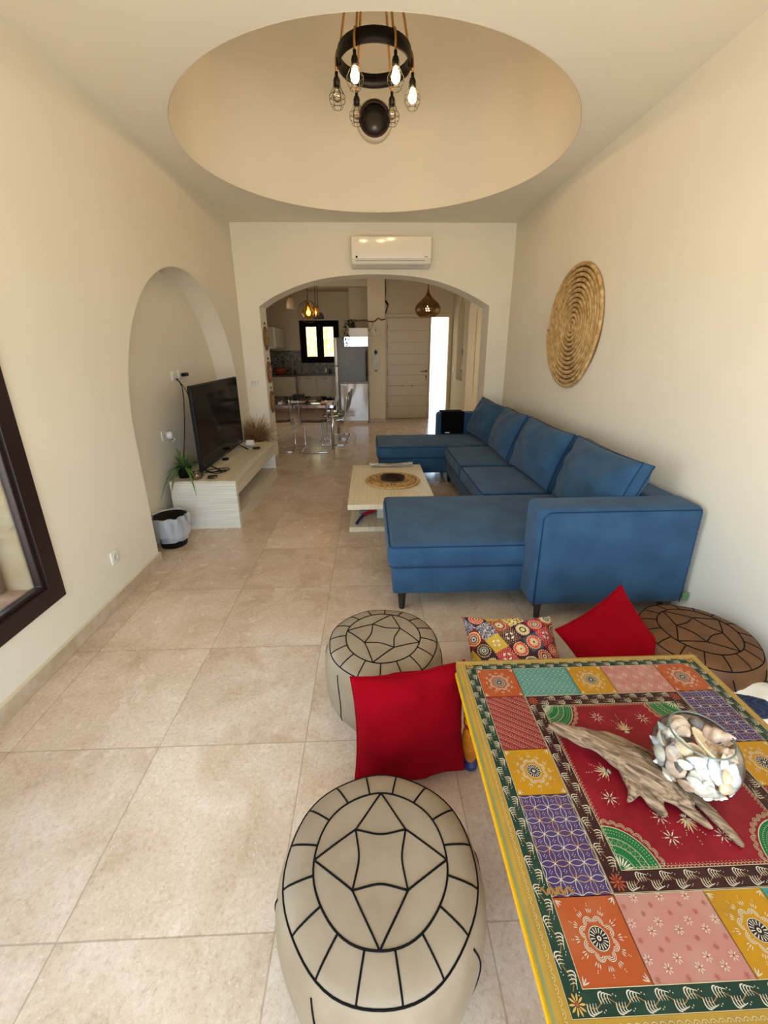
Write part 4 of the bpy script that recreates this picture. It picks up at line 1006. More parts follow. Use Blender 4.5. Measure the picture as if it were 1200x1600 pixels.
b = MB(); b.box(TX0+.045, TX1-.045, TY0+.045, TY1-.045, TZ-.12, TZ-.042); b.build('under_frame', mat('ochre_paint', (190, 130, 30), .5), pt)
lp_ = [(0, 0), (.024, 0), (.032, .012), (.030, .03), (.020, .042), (.022, .05), (.030, .075), (.034, .11), (.036, .15), (.030, .19), (.024, .20), (.034, .215), (.034, .23), (.026, .24), (.036, .26), (.036, .33), (0, .33)]
for x, y in ((.365, 1.19), (1.15, 1.19), (.365, .42), (1.15, .42)):
    b = MB(); b.lathe(lp_, (x, y, 0), 20)
    for i in range(len(b.f)):
        zc_ = sum(b.v[k][2] for k in b.f[i])/len(b.f[i]); b.m[i] = 1 if zc_ < .045 else 0
        if .20 < zc_ < .235: b.m[i] = 2
    b.build('leg', [mat('amber_painted_leg', (206, 128, 26), .4, c2=(176, 98, 24), scale=30), mat('blue_painted_foot', (40, 44, 92), .4), mat('maroon_leg_ring', (130, 30, 40), .4)], pt)

# ------------------------------------------------------------------ driftwood, glass bowl, shells
def loft(b, secs, n=20, seed=0, rough=.006):
    V = []; FF = []; N = len(secs)
    for i, (x, y, z, rw, rh, ang) in enumerate(secs):
        d = Vector((math.cos(math.radians(ang)), math.sin(math.radians(ang)), 0)); s_ = Vector((-d.y, d.x, 0))
        for k in range(n):
            a = 2*PI*k/n; q = Vector((x, y, z))+s_*(rw*math.cos(a))+Vector((0, 0, rh*math.sin(a)))
            q += (s_*math.cos(a)+Vector((0, 0, math.sin(a))))*rough*noise.noise(Vector((q.x*25+seed, q.y*25, a*1.3)))
            V.append(q)
    for i in range(N-1):
        for k in range(n): l = (k+1) % n; FF.append((i*n+k, i*n+l, (i+1)*n+l, (i+1)*n+k))
    FF += [tuple(range(n))[::-1], tuple((N-1)*n+k for k in range(n))]
    b.add(V, FF, 0, True)
def path_secs(pts, k=5):
    out = []; P3_ = smoothpath([(p[0], p[1], p[2]) for p in pts], k); W_ = smoothpath([(p[3], p[4], 0) for p in pts], k)
    for i, p in enumerate(P3_):
        a = P3_[max(0, i-1)]; c = P3_[min(len(P3_)-1, i+1)]; out.append((p.x, p.y, p.z, max(.002, W_[i].x), max(.002, W_[i].y), math.degrees(math.atan2(c.y-a.y, c.x-a.x))))
    return out
b = MB()
loft(b, path_secs([(.515, .932, .478, .006, .006), (.545, .922, .482, .017, .012), (.59, .895, .485, .026, .018), (.635, .865, .488, .034, .022), (.675, .825, .49, .042, .026), (.705, .785, .488, .044, .030), (.735, .745, .484, .038, .028), (.765, .72, .478, .026, .020), (.785, .70, .474, .008, .008)], 6), 22, 1, .009)
loft(b, path_secs([(.67, .80, .476, .02, .016), (.665, .755, .472, .016, .014), (.650, .735, .468, .010, .008), (.632, .722, .463, .003, .003)], 5), 14, 2, .003)
loft(b, path_secs([(.70, .77, .474, .026, .02), (.695, .73, .472, .024, .018), (.70, .700, .468, .014, .012), (.712, .688, .464, .004, .004)], 5), 16, 7, .005)
loft(b, path_secs([(.74, .75, .476, .018, .016), (.765, .705, .468, .016, .012), (.785, .675, .464, .012, .009), (.80, .655, .461, .003, .003)], 5), 14, 3, .003)
loft(b, path_secs([(.77, .80, .474, .02, .015), (.81, .71, .468, .015, .011), (.828, .665, .463, .013, .009), (.838, .63, .460, .010, .007), (.843, .617, .459, .005, .004)], 5), 14, 4, .003)
loft(b, path_secs([(.63, .885, .485, .02, .014), (.675, .885, .482, .018, .014), (.73, .86, .478, .012, .010), (.77, .84, .472, .005, .004)], 5), 14, 5, .003)
def drift_mat():
    m = mat('weathered_driftwood', (150, 128, 102), .85); n = m.node_tree; L = n.links.new; t = n.nodes.new('ShaderNodeTexCoord')
    m0 = n.nodes.new('ShaderNodeMapping'); m0.inputs['Rotation'].default_value = (0, 0, math.radians(40)); mp = n.nodes.new('ShaderNodeMapping'); mp.inputs['Scale'].default_value = (5, 55, 55)
    no = n.nodes.new('ShaderNodeTexNoise'); no.inputs['Scale'].default_value = 2.2; no.inputs['Detail'].default_value = 9; no.inputs['Distortion'].default_value = .8
    L(t.outputs['Object'], m0.inputs[0]); L(m0.outputs[0], mp.inputs[0]); L(mp.outputs[0], no.inputs['Vector']); r = n.nodes.new('ShaderNodeValToRGB'); e = r.color_ramp.elements
    e[0].position = .32; e[0].color = (*lin((70, 50, 34)), 1); e[1].position = .68; e[1].color = (*lin((168, 142, 112)), 1); x = e.new(.47); x.color = (*lin((124, 98, 72)), 1)
    L(no.outputs['Fac'], r.inputs[0]); L(r.outputs[0], n.nodes['Principled BSDF'].inputs['Base Color'])
    bp = n.nodes.new('ShaderNodeBump'); bp.inputs['Strength'].default_value = .9; bp.inputs['Distance'].default_value = .004; L(no.outputs['Fac'], bp.inputs['Height']); L(bp.outputs[0], n.nodes['Principled BSDF'].inputs['Normal']); return m
dw = one('driftwood', b, drift_mat(), 'gnarled piece of grey brown driftwood lying on the painted table', 'driftwood', base=(.7, .8, TZ))
md = dw.modifiers.new('fuse', 'REMESH'); md.mode = 'VOXEL'; md.voxel_size = .0035; md.use_smooth_shade = True
BX, BY, BZ, BR = .818, .768, .474, .098
b = MB(); prof = []
for i in range(15): t = math.radians(-80+(125)*i/14); prof.append((BR*math.cos(t), BZ+BR*.92+BR*.92*math.sin(t)))
inner = [(r-.003, z+.001) for r, z in reversed(prof)]
b.lathe([(0, BZ+.001)]+prof, (BX, BY, 0), 48)
rimr, rimz = prof[-1]
gb = thing('glass_bowl', (BX, BY, BZ), 'round clear glass fishbowl full of seashells standing on the driftwood', 'bowl')
b.build('glass', glass_mat('bowl_glass', (.97, .985, .98), .035), gb)
b = MB(); b.tube([(BX+rimr*math.cos(2*PI*i/48), BY+rimr*math.sin(2*PI*i/48), rimz) for i in range(48)], .0022, 8, 0, True); b.build('rim', mat('green_glass_edge', (96, 112, 104), .1, spec=.8), gb)
SH = [mat('shell_cream', (228, 208, 172), .45, c2=(206, 176, 136), scale=40, bump=.3, bscale=180), mat('shell_white', (236, 230, 216), .4, c2=(214, 204, 186), scale=30, bump=.3, bscale=200), mat('shell_pink', (214, 190, 168), .5, c2=(176, 146, 118), scale=40, bump=.4, bscale=150), mat('shell_grey', (118, 110, 100), .6, c2=(86, 80, 74), scale=30), mat('shell_blue_white', (206, 212, 220), .3, c2=(238, 232, 218), scale=18)]
def clam(a, bb, d, ribs=26, amp=.03):
    b = MB(); V = []; FF = []; n = 30; m_ = 9
    for j in range(m_+1):
        r = j/m_
        for i in range(n):
            t = 2*PI*i/n; rib = 1+amp*math.sin(t*ribs/2)*r
            y_ = bb*(r*math.sin(t)*(1 if math.sin(t) > 0 else .85)); x_ = a*r*math.cos(t)*(1-.18*max(0, -math.sin(t)))
            V.append((x_*rib, y_*rib, d*(1-r**2.2)+.002*math.sin(r*22)*.5))
    for j in range(m_):
        for i in range(n): k = (i+1) % n; FF.append((j*n+i, j*n+k, (j+1)*n+k, (j+1)*n+i))
    b.add(V, FF, 0, True); o2 = len(b.v); b.add([(x*.94, y*.94, z-.0022) for x, y, z in V], [tuple(reversed(f)) for f in FF], 0, True)
    b.f += [(m_*n+i, m_*n+(i+1) % n, o2+m_*n+(i+1) % n, o2+m_*n+i) for i in range(n)]; b.m += [0]*n; b.sm += [True]*n
    return b
def conch(L_, R_, turns=3.6):
    b = MB(); V = []; FF = []; n = 40; m_ = 22
    for j in range(m_+1):
        t = j/m_; z = -L_/2+L_*t; env = R_*(math.sin(PI*min(1, .06+t*.92))**.8)*(1.15-.6*t)
        for i in range(n):
            a = 2*PI*i/n; k = 1+.13*math.sin(a*1+t*turns*2*PI*1.0)+.05*math.sin(a*5+t*30)*(t > .3); V.append((env*k*math.cos(a), env*k*math.sin(a), z))
    for j in range(m_):
        for i in range(n): k = (i+1) % n; FF.append((j*n+i, j*n+k, (j+1)*n+k, (j+1)*n+i))
    FF += [tuple(range(n))[::-1], tuple(m_*n+i for i in range(n))]
    return b.add(V, FF, 0, True)
def shell(name, mb, m, pos, rot, label, cat='seashell', group='seashells in the glass bowl'):
    o = mb.build(name, m); o.location = (BX+pos[0], BY+pos[1], BZ+pos[2]); o.rotation_euler = [math.radians(r) for r in rot]; tag(o, label, cat, group); return o
shell('half_shell', clam(.034, .048, .018), SH[0], (.008, -.012, .138), (205, 20, 35), 'large open cream oval half shell at the top of the glass bowl')
shell('half_shell', clam(.028, .03, .015), SH[0], (-.034, -.028, .122), (215, -12, -20), 'round open cream half shell left of the large oval one in the glass bowl')
shell('conch_shell', conch(.082, .021), SH[2], (.048, .008, .138), (62, 10, 40), 'long pinkish cream spiral shell at the right of the glass bowl top')
shell('conch_shell', conch(.070, .026), SH[2], (-.026, .032, .140), (70, 35, -20), 'knobbly brown and cream spiral shell at the far left of the glass bowl top')
b = MB(); b.lathe([(0, -.016), (.016, -.012), (.022, 0), (.016, .012), (0, .016)], (0, 0, 0), 16, squash=(1.2, .9)); shell('grey_stone', b, SH[3], (.026, .042, .136), (20, 30, 0), 'dark grey smooth stone at the far side of the glass bowl', 'stone')
b = MB(); b.lathe([(0, -.01), (.018, -.008), (.024, 0), (.018, .008), (0, .01)], (0, 0, 0), 16, squash=(1.2, .9)); shell('grey_stone', b, SH[3], (-.062, -.022, .088), (70, 10, 60), 'flat grey stone against the left side of the glass bowl', 'stone')
shell('half_shell', clam(.028, .034, .016), SH[1], (-.030, -.064, .068), (62, -18, -20), 'white ribbed shell facing out through the near side of the glass bowl')
shell('half_shell', clam(.026, .032, .014), SH[4], (.048, -.058, .055), (62, 34, 30), 'pale bluish white smooth shell low at the near right of the glass bowl')
shell('half_shell', clam(.022, .034, .014), SH[4], (.006, -.060, .098), (48, 5, 5), 'blue and white shell standing under the large oval half shell')
shell('conch_shell', conch(.055, .017), SH[1], (.066, -.02, .096), (20, 20, 60), 'white spiral shell against the right side of the glass bowl')
srcs = [clam(.022, .026, .012), clam(.017, .022, .010), conch(.045, .014), clam(.020, .02, .013)]
protos = []
random.seed(31)
k = 0; used_labels = set()
for ring_r, zc_, cnt in ((.045, .022, 8), (.074, .048, 13), (.08, .078, 13), (.074, .106, 12), (.04, .05, 6), (.04, .085, 6), (.035, .112, 5), (.058, .125, 8)):
    for i in range(cnt):
        a = 2*PI*(i+random.random()*.5)/cnt; src = k % 4; mi = (1, 0, 4, 1, 2, 1)[k % 6]; k += 1
        key = (src, mi)
        kindn = 'spiral' if src == 2 else 'ribbed'; coln = {0: 'cream', 1: 'white', 2: 'pinkish', 4: 'bluish white'}[mi]
        size = {0: 'broad', 1: 'narrow', 2: 'little', 3: 'round'}[src]
        dirn = ('right', 'far right', 'far', 'far left', 'left', 'near left', 'near', 'near right')[int(((a % (2*PI))+PI/8)/(PI/4)) % 8]
        layer = {.022: 'bottom', .048: 'lower outer', .078: 'middle outer', .106: 'upper outer', .05: 'lower inner', .085: 'middle inner', .112: 'upper inner', .125: 'top'}[zc_]
        lab = f'{size} {coln} {kindn} shell, {dirn} side of the glass bowl, {layer} layer'
        if lab in used_labels: continue
        used_labels.add(lab)
        o = next((p[1] for p in protos if p[0] == key), None)
        kindn = 'spiral' if src == 2 else 'ribbed'; coln = {0: 'cream', 1: 'white', 2: 'pinkish', 4: 'bluish white'}[mi]
        if o is None:
            o = MB(); o.v = list(srcs[src].v); o.f = list(srcs[src].f); o.m = list(srcs[src].m); o.sm = list(srcs[src].sm)
            o = o.build('seashell', SH[mi]); protos.append((key, o))
        else: o = copy_tree(o)
        size = {0: 'broad', 1: 'narrow', 2: 'little', 3: 'round'}[src]
        tag(o, lab, 'seashell', 'seashells in the glass bowl')
        o.location = (BX+ring_r*math.cos(a), BY+ring_r*math.sin(a), BZ+zc_+random.uniform(-.006, .006))
        o.rotation_euler = (math.radians(90+random.uniform(-40, 40)), random.uniform(-.6, .6), a+PI/2+random.uniform(-.5, .5))

# ------------------------------------------------------------------ kitchen
kc = thing('kitchen_base_cabinet', (-2.3, 11.75, 0), 'beige kitchen base cabinet along the left wall, end panel facing the dining table', 'cabinet')
b = MB(); b.box(KX+.004, -1.94, 11.35, KY-.004, .08, .87); b.build('body', MCAB, kc, bevel=.004)
b = MB(); b.box(KX+.004, -1.98, 11.4, KY-.004, 0, .08); b.build('plinth', MST, kc)
kc = thing('kitchen_base_cabinet', (-1.3, 11.9, 0), 'beige kitchen base cabinet with two doors under the kitchen window', 'cabinet')
b = MB(); b.box(-1.93, -.48, 11.62, KY-.004, .08, .87); b.build('body', MCAB, kc)
for x0, x1 in ((-1.85, -1.42), (-1.41, -.98), (-.97, -.52)):
    b = MB(); b.box(x0, x1, 11.60, 11.62, .12, .84); d = b.build('door', MCAB, kc, bevel=.004)
    b = MB(); b.tube([((x0+x1)/2-.07, 11.585, .80), ((x0+x1)/2+.07, 11.585, .80)], .006, 6); b.build('handle', MSTEEL, d)
b = MB(); b.box(KX+.014, -1.90, 11.32, KY-.014, .87, .905); b.box(-1.90, -.46, 11.58, KY-.014, .87, .905); one('granite_worktop', b, MGRAN, 'dark speckled granite worktop running round the kitchen corner', 'worktop', bevel=.003)
def mosaic_mat():
    m = mat('mosaic_tile', (70, 60, 44), .3); n = m.node_tree; L = n.links.new; t = n.nodes.new('ShaderNodeTexCoord'); v = n.nodes.new('ShaderNodeTexVoronoi'); v.distance = 'CHEBYCHEV'
    v.inputs['Scale'].default_value = 22; v.inputs['Randomness'].default_value = .35; L(t.outputs['Object'], v.inputs['Vector']); r = n.nodes.new('ShaderNodeValToRGB'); e = r.color_ramp.elements
    e[0].position = .1; e[0].color = (*lin((52, 44, 34)), 1); e[1].position = .9; e[1].color = (*lin((136, 124, 92)), 1); s_ = n.nodes.new('ShaderNodeSeparateColor')
    L(v.outputs['Color'], s_.inputs[0]); L(s_.outputs[0], r.inputs[0]); L(r.outputs[0], n.nodes['Principled BSDF'].inputs['Base Color']); return m
b = MB(); b.box(KX, KX+.012, 10.6, KY, .905, 1.52); b.box(KX, -1.87, KY-.012, KY, .905, 1.52); b.box(-1.87, -.46, KY-.012, KY, .905, 1.19); struct(b.build('wall_backsplash', mosaic_mat()))
uc = thing('upper_cabinet', (-2.5, 11.7, 1.58), 'white wall cabinet high on the left kitchen wall', 'cabinet')
b = MB(); b.box(KX+.002, -2.30, 10.9, KY-.002, 1.60, 2.07); b.build('body', MCAB, uc, bevel=.006)
b = MB(); b.box(-2.30, -2.28, 10.9, KY-.02, 1.61, 2.06); b.build('door', MWGL, uc)
b = MB(); b.box(KX+.002, -2.26, 10.88, KY-.002, 1.575, 1.60); b.build('light_shelf', MWHT, uc)
sk = thing('kitchen_sink', (-1.25, 11.9, .905), 'stainless steel sink set into the worktop below the kitchen window', 'sink')
b = MB(); b.box(-1.75, -.75, 11.63, 12.05, .905, .912); b.build('basin', MSTEEL, sk)
b = MB(); b.tube(smoothpath([(-1.20, 12.08, .91), (-1.20, 12.08, 1.12), (-1.20, 11.98, 1.16), (-1.20, 11.9, 1.1)], 5), .014, 8); b.build('faucet', MCHR, sk)
b = MB(); b.lathe([(0, 0), (.035, 0), (.035, .10), (.02, .12), (0, .12)], (-1.08, 11.98, .912), 16); one('red_soap_bottle', b, mat('dark_red_plastic', (110, 22, 26), .4), 'dark red bottle beside the kitchen tap', 'bottle')
b = MB(); b.lathe([(0, 0), (.09, 0), (.17, .10), (.18, .17), (.165, .17), (.15, .10), (.0, .03)], (-2.36, 11.62, .905), 28); one('terracotta_bowl', b, mat('terracotta', (150, 66, 30), .5), 'round terracotta bowl on the granite worktop in the kitchen corner', 'bowl')
b = MB(); b.lathe([(0, 0), (.05, 0), (.06, .16), (.05, .17), (0, .16)], (-2.50, 11.95, .905), 16)
random.seed(2)
for i in range(12): 
    a = random.random()*6.28; r = random.random()*.10; b.lathe([(0, -.03), (.035, 0), (0, .03)], (-2.50+r*math.cos(a), 11.95+r*math.sin(a)*.5, 1.20+random.random()*.16), 8, 1)
one('flower_vase', b, [MBLK, mat('pale_grey_petals', (150, 146, 150), .8)], 'dark vase with pale flowers behind the terracotta bowl', 'vase')
b = MB(); b.lathe([(0, 0), (.035, 0), (.035, .14), (.02, .15), (0, .15)], (-2.10, 11.98, .905), 16); one('small_jar', b, mat('grey_jar', (140, 134, 120), .3), 'small pale jar on the worktop right of the terracotta bowl', 'jar')
fr = thing('refrigerator', (-.4, 9.6, 0), 'grey steel refrigerator seen from its side behind the white glossy cabinet', 'refrigerator')
b = MB(); b.rbox(-.655, -.06, 9.235, 9.9, .05, 1.778, .01, 2); b.build('body', MSTEEL, fr)
MFD = mat('pale_fridge_door', (176, 172, 160), .3, metal=.2)
for z0, z1 in ((.06, 1.20), (1.215, 1.775)):
    b = MB(); b.rbox(-.725, -.660, 9.235, 9.9, z0, z1, .012, 3); b.build('door', MFD, fr)
b = MB(); b.box(-.075, -.035, 9.226, 9.232, .9, 1.50); b.tube([(-.05, 9.21, 1.0), (-.05, 9.20, 1.06), (-.05, 9.21, 1.12)], .012, 6); b.build('black_side_strip', MBLK, fr)
gc = thing('glossy_cabinet', (-.32, 9.18, 0), 'white high-gloss low cabinet reflecting the balcony light beside the pillar', 'cabinet')
b = MB(); b.box(-.615, -.03, 9.135, 9.225, .06, .845); b.build('gloss_panel', MGLS, gc, bevel=.003)
b = MB(); b.box(-.58, -.04, 9.15, 9.22, .0, .06); b.build('plinth', MST, gc)
b = MB(); b.box(-.67, -.02, 9.12, 9.225, .845, .885); b.build('stone_top', MGRAN, gc)
wc = thing('wall_cabinet', (-.25, 9.2, 1.56), 'white wall cabinet with a mirrored lower door above the refrigerator', 'cabinet')
b = MB(); b.box(-.50, -.015, 9.10, 9.23, 1.60, 1.79); b.box(-.40, -.015, 9.10, 9.23, 1.79, 1.95); b.build('body', MWHT, wc)
b = MB(); b.box(-.50, -.40, 9.092, 9.10, 1.60, 1.78); b.box(-.385, -.02, 9.092, 9.10, 1.60, 1.78); b.build('mirror_door', mat('mirror_glass', (225, 225, 225), .03, metal=1), wc)
hp = thing('trailing_plant', (-.43, 9.16, 1.95), 'dark leafy trailing plant hanging over the left end of the mirrored wall cabinet', 'plant')
b = MB(); b.lathe([(0, 0), (.06, 0), (.07, .09), (0, .08)], (-.34, 9.16, 1.952), 16); b.build('pot', mat('dark_clay_pot', (40, 34, 30), .7), hp)
b = MB(); random.seed(8)
for i in range(150):
    a = random.random()*6.28; u = random.random()
    if i < 70: x, y, z = -.38+random.uniform(-.13, .12), 9.12+random.uniform(-.07, .07), 2.03+random.uniform(-.05, .09)
    else: x, y, z = -.46+random.uniform(-.06, .06)-.0*u, 9.07+random.uniform(-.03, .02), 2.03-.42*u
    leaf_strip(b, (x, y, z), a, .055, random.uniform(-.6, .6), .4, .018, 0, 3)
b.build('leaves', mat('dark_leaves', (26, 34, 22), .7), hp)
dk = thing('driftwood_rail', (.16, 9.28, 2.08), 'thin wavy driftwood branch fixed across the pillar above the clock', 'wall decoration')
b = MB(); b.tube(smoothpath([(-.12, 9.27, 2.12), (-.02, 9.27, 2.09), (.12, 9.265, 2.08), (.2, 9.265, 2.14), (.27, 9.265, 2.11), (.35, 9.27, 2.13)], 5), .013, 6); b.build('branch', mat('brown_branch', (104, 76, 48), .9), dk)
b = MB(); b.tube(smoothpath([(.08, 9.28, 2.08), (.08, 9.28, 1.98), (.0, 9.28, 1.9), (-.0, 9.28, 2.06)], 5), .006, 5); b.build('twine', MROPE, dk)
ck = thing('wall_clock', (.15, 9.28, 1.89), 'round white wall clock on the pillar', 'clock')
b = MB(); b.lathe([(0, -.022), (.098, -.022), (.104, -.03), (.112, -.026), (.112, 0), (0, 0)], (.15, 9.3, 1.89), 36, axis='y'); b.build('face', mat('clock_white', (214, 204, 182), .5), ck)
b = MB(); b.tube([(.15, 9.274, 1.89), (.165, 9.274, 1.94)], .005, 4); b.tube([(.15, 9.273, 1.89), (.13, 9.273, 1.955)], .0035, 4)
b.build('hands', MBLK, ck)
b = MB()
for i in range(12): a = 2*PI*i/12; b.lathe([(0, -.002), (.006, -.002), (.006, 0)], (.15+.082*math.cos(a), 9.278, 1.89+.082*math.sin(a)), 6, axis='y')
b.build('hour_marks', mat('clock_marks', (130, 120, 100), .6), ck)
V = []; n = 40
pts = [(.145+.075*math.sin(2*PI*i/n)*(1-.15*math.cos(2*PI*i/n)), 1.32+.235*math.cos(2*PI*i/n)) for i in range(n)]
b = MB(); b.prism(pts, [], lambda x, z, t: (x, t, z), 9.272, 9.295); t_ = thing('surfboard_plaque', (.145, 9.29, 1.32), 'small pale surfboard-shaped plaque with a dark diamond hanging on the pillar', 'wall decoration')
b.build('board', mat('pale_blue_board', (168, 172, 166), .5, c2=(196, 192, 176), scale=10), t_)
b = MB(); b.prism([(.145, 1.54), (.185, 1.48), (.145, 1.42), (.105, 1.48)], [], lambda x, z, t: (x, t, z), 9.266, 9.274); b.build('dark_diamond', MBLK, t_)
b = MB(); b.prism([(.11, 1.09), (.18, 1.09), (.145, 1.13)], [], lambda x, z, t: (x, t, z), 9.268, 9.274); b.build('tail_mark', MBLK, t_)
b = MB(); b.tube(smoothpath([(.37, 9.79, 2.95), (.375, 9.78, 2.7), (.36, 9.79, 2.55), (.40, 9.77, 2.47), (.43, 9.77, 2.43), (.40, 9.78, 2.35), (.37, 9.79, 2.27)], 5), .010, 6); b.tube([(.375, 9.78, 2.52), (.43, 9.76, 2.44)], .02, 6)
one('hanging_cable', b, MIRON, 'dark loose cable hanging beside the pillar above the entrance door', 'cable')

# jamb plaques
for k, (yy, zz, hh, lab) in enumerate(((5.945, 1.685, .155, 'topmost'), (5.965, 1.255, .145, 'middle one'), (5.975, .86, .155, 'lowest'))):
    t_ = thing('carved_plaque', (aL, yy, zz), f'oval carved wooden plaque on the left side of the archway, {lab} of three', 'wall decoration')
    b = MB(); b.lathe([(0, .0), (.105, .0), (.11, .016), (.098, .022), (.09, .012), (0, .014)], (0, 0, 0), 32, axis='x'); b.v = [(aL+p[0], yy+p[1], zz+p[2]*hh/.11) for p in b.v]
    b.build('board', mat('brown_plaque', (96, 62, 36), .6, c2=(140, 100, 62), scale=30, bump=.4), t_)
    b = MB(); b.lathe([(0, .016), (.05, .02), (.07, .016), (.085, .013), (0, .013)], (0, 0, 0), 20, axis='x', squash=(.7, 1)); b.v = [(aL+p[0]+.0, yy+p[1]*(.9-.2*k), zz+p[2]*hh/.12) for p in b.v]
    for j in range(3): b.tube([(aL+.024, yy-.03+.03*j, zz-hh*.5), (aL+.028, yy+.01*(j-1), zz), (aL+.024, yy-.04+.04*j, zz+hh*.55)], .008, 5)
    b.build('carved_relief', mat('pale_carving', (188, 156, 104), .6, c2=(110, 74, 42), scale=40), t_)
    b = MB(); b.tube([(aL+.008, yy+.02*math.cos(q), zz+hh+.02+.025*math.sin(q)) for q in [PI*i/8 for i in range(9)]], .005, 5); b.build('hanging_loop', MIRON, t_)

# ------------------------------------------------------------------ dining table and chairs
dt = thing('glass_dining_table', (-1.3, 7.4, 0), 'large glass-topped dining table with chrome frame and legs beyond the archway', 'table')
dx0, dx1, dy0, dy1 = -2.15, -.575, 6.68, 8.0
MTG = glass_mat('table_glass', (.80, .76, .70), .30)
b = MB(); b.rbox(dx0, dx1, dy0, dy1, .715, .727, .005, 2); b.build('glass_top', MTG, dt)
b = MB()
for (x0, x1, y0, y1) in ((dx0, dx1, dy0, dy0+.04), (dx0, dx1, dy1-.04, dy1), (dx0, dx0+.04, dy0+.04, dy1-.04), (dx1-.04, dx1, dy0+.04, dy1-.04)): b.box(x0, x1, y0, y1, .665, .714)
b.build('chrome_frame', MCHR, dt, bevel=.004)
for x in (dx0+.03, dx1-.03):
    for y in (dy0+.03, dy1-.03):
        b = MB(); b.tube([(x, y, 0), (x, y, .67)], .026, 14); b.build('leg', MCHR, dt)
def make_chair():
    t = thing('dining_chair', (0, 0, 0), 'chair', 'chair', 'smoked acrylic chrome chairs around the glass table')
    b = MB(); W_ = .21; P = []
    # one continuous tube: back, seat, front leg, floor loop, mirrored   (front = +y)
    half = [(W_, -.25, .82), (W_, -.22, .62), (W_, -.19, .47), (W_, -.10, .435), (W_, .14, .435), (W_, .22, .40), (W_, .225, .30), (W_, .215, .10), (W_, .19, .02), (W_, .12, .012), (W_, -.16, .012), (W_*.86, -.22, .012)]
    full = half+[(-x, y, z) for x, y, z in reversed(half)]
    b.tube(smoothpath(full, 5), .0115, 8); b.build('chrome_frame', MCHR, t)
    V = []; FF = []; pr_ = [(.21, .445), (.19, .455), (.05, .452), (-.12, .455), (-.17, .475), (-.20, .53), (-.225, .62), (-.25, .74), (-.27, .86)]; n = 8
    for j, (y, z) in enumerate(pr_):
        for i in range(n+1):
            u = 2*i/n-1; w_ = .215*(1-.12*(j/8)**3) if j < 8 else .17; V.append((w_*u, y-(.035*(1-u*u) if j > 4 else 0), z+(.0 if j > 3 else .018*u*u)))
    for j in range(len(pr_)-1):
        for i in range(n): a = j*(n+1)+i; FF.append((a, a+1, a+n+2, a+n+1))
    b = MB(); b.add(V, FF, 0, True); o = b.build('acrylic_shell', glass_mat('smoked_acrylic', (.88, .83, .83), .04), t); s_ = o.modifiers.new('thickness', 'SOLIDIFY'); s_.thickness = .006
    return t
c0 = make_chair()
spots = [(-.87, 6.66, 0, 'chair on the near side beside its front chrome leg'), (-1.45, 6.70, 4, 'chair on the near side beside the arch jamb'),
         (-.62, 7.16, 90, 'chair at the right side, nearer the camera'), (-.60, 7.70, 90, 'chair at the right side, nearer the glossy cabinet')]
for i, (x, y, rz, lab) in enumerate(spots):
    c = c0 if i == 0 else copy_tree(c0); c.location = (x, y, 0); c.rotation_euler = (0, 0, math.radians(rz)); c['label'] = 'clear smoked dining '+lab
b = MB(); b.rbox(-1.28, -1.09, 7.05, 7.24, .73, .83, .02, 3); one('black_pouch', b, MBLK, 'small black pouch lying on the glass dining table', 'pouch')
b = MB(); b.box(-1.30, -1.07, 6.98, 7.2, .727, .74) ; b.v = [(p[0], p[1]+.0, p[2]) for p in b.v]
one('white_book', b, MWHT, 'thin white book under the black pouch on the glass dining table', 'book')
bpy.data.objects['black_pouch'].location.z = .7405
b = MB(); b.box(-1.02, -.90, 7.1, 7.3, .728, .732); one('table_glint', b, mat('glint_white', (236, 226, 206), .6), 'white window reflection, modelled as a thin paper beside the black pouch on the dining table', 'glint')  # flat white piece imitating the window's reflection in the glass top
b = MB(); b.box(-.80, -.60, 6.8, 7.15, .728, .731); one('pink_slab', b, mat('pinkish_slab', (226, 184, 164), .5), 'pale pink paper on the right front corner of the dining table', 'slab')  # thin pale pink piece lying on the glass top

# ------------------------------------------------------------------ pendant lamps
def cordb(x, y, z): b = MB(); b.tube([(x, y, z), (x, y, ZC)], .006, 6); return b
am = thing('amber_pendant_lamp', (-.985, 7.5, ZC), 'glowing amber glass pendant lamp above the dining table', 'lamp')
cordb(-.985, 7.5, 2.3).build('cord', MIRON, am)
b = MB(); b.lathe([(.02, 2.30), (.035, 2.28), (.06, 2.20), (.10, 2.14), (.115, 2.10), (.10, 2.06), (.075, 2.03)], (-.985, 7.5, 0), 28); b.build('shade', glass_mat('amber_glass', (.95, .62, .16), .05), am)
b = MB(); b.lathe([(0, 2.18), (.03, 2.14), (.035, 2.11), (.02, 2.08), (0, 2.075)], (-.985, 7.5, 0), 16); b.build('bulb', mat('amber_bulb', (255, 200, 110), .3, emit=(255, 190, 90), estr=14), am)
b = MB()
for k in range(4): a = PI*k/4; b.tube([(-.985+.17*math.cos(a)*math.sin(q), 7.5+.17*math.sin(a)*math.sin(q), 2.13+.17*math.cos(q)) for q in [2*PI*i/32 for i in range(32)]], .004, 5, 0, True)
b.build('wire_globe', MIRON, am)
am = thing('amber_pendant_lamp', (-1.0, 8.5, ZC), 'smaller amber glass pendant partly behind the glowing amber lamp', 'lamp')
cordb(-.98, 8.5, 2.32).build('cord', MIRON, am)
b = MB(); b.lathe([(.02, 2.32), (.05, 2.27), (.085, 2.20), (.07, 2.14)], (-.98, 8.5, 0), 24); b.build('shade', glass_mat('orange_glass', (.9, .5, .18), .1), am)
b = MB(); b.lathe([(0, 2.23), (.025, 2.20), (0, 2.16)], (-.98, 8.5, 0), 12); b.build('bulb', mat('orange_bulb', (255, 190, 110), .3, emit=(255, 190, 110), estr=6), am)
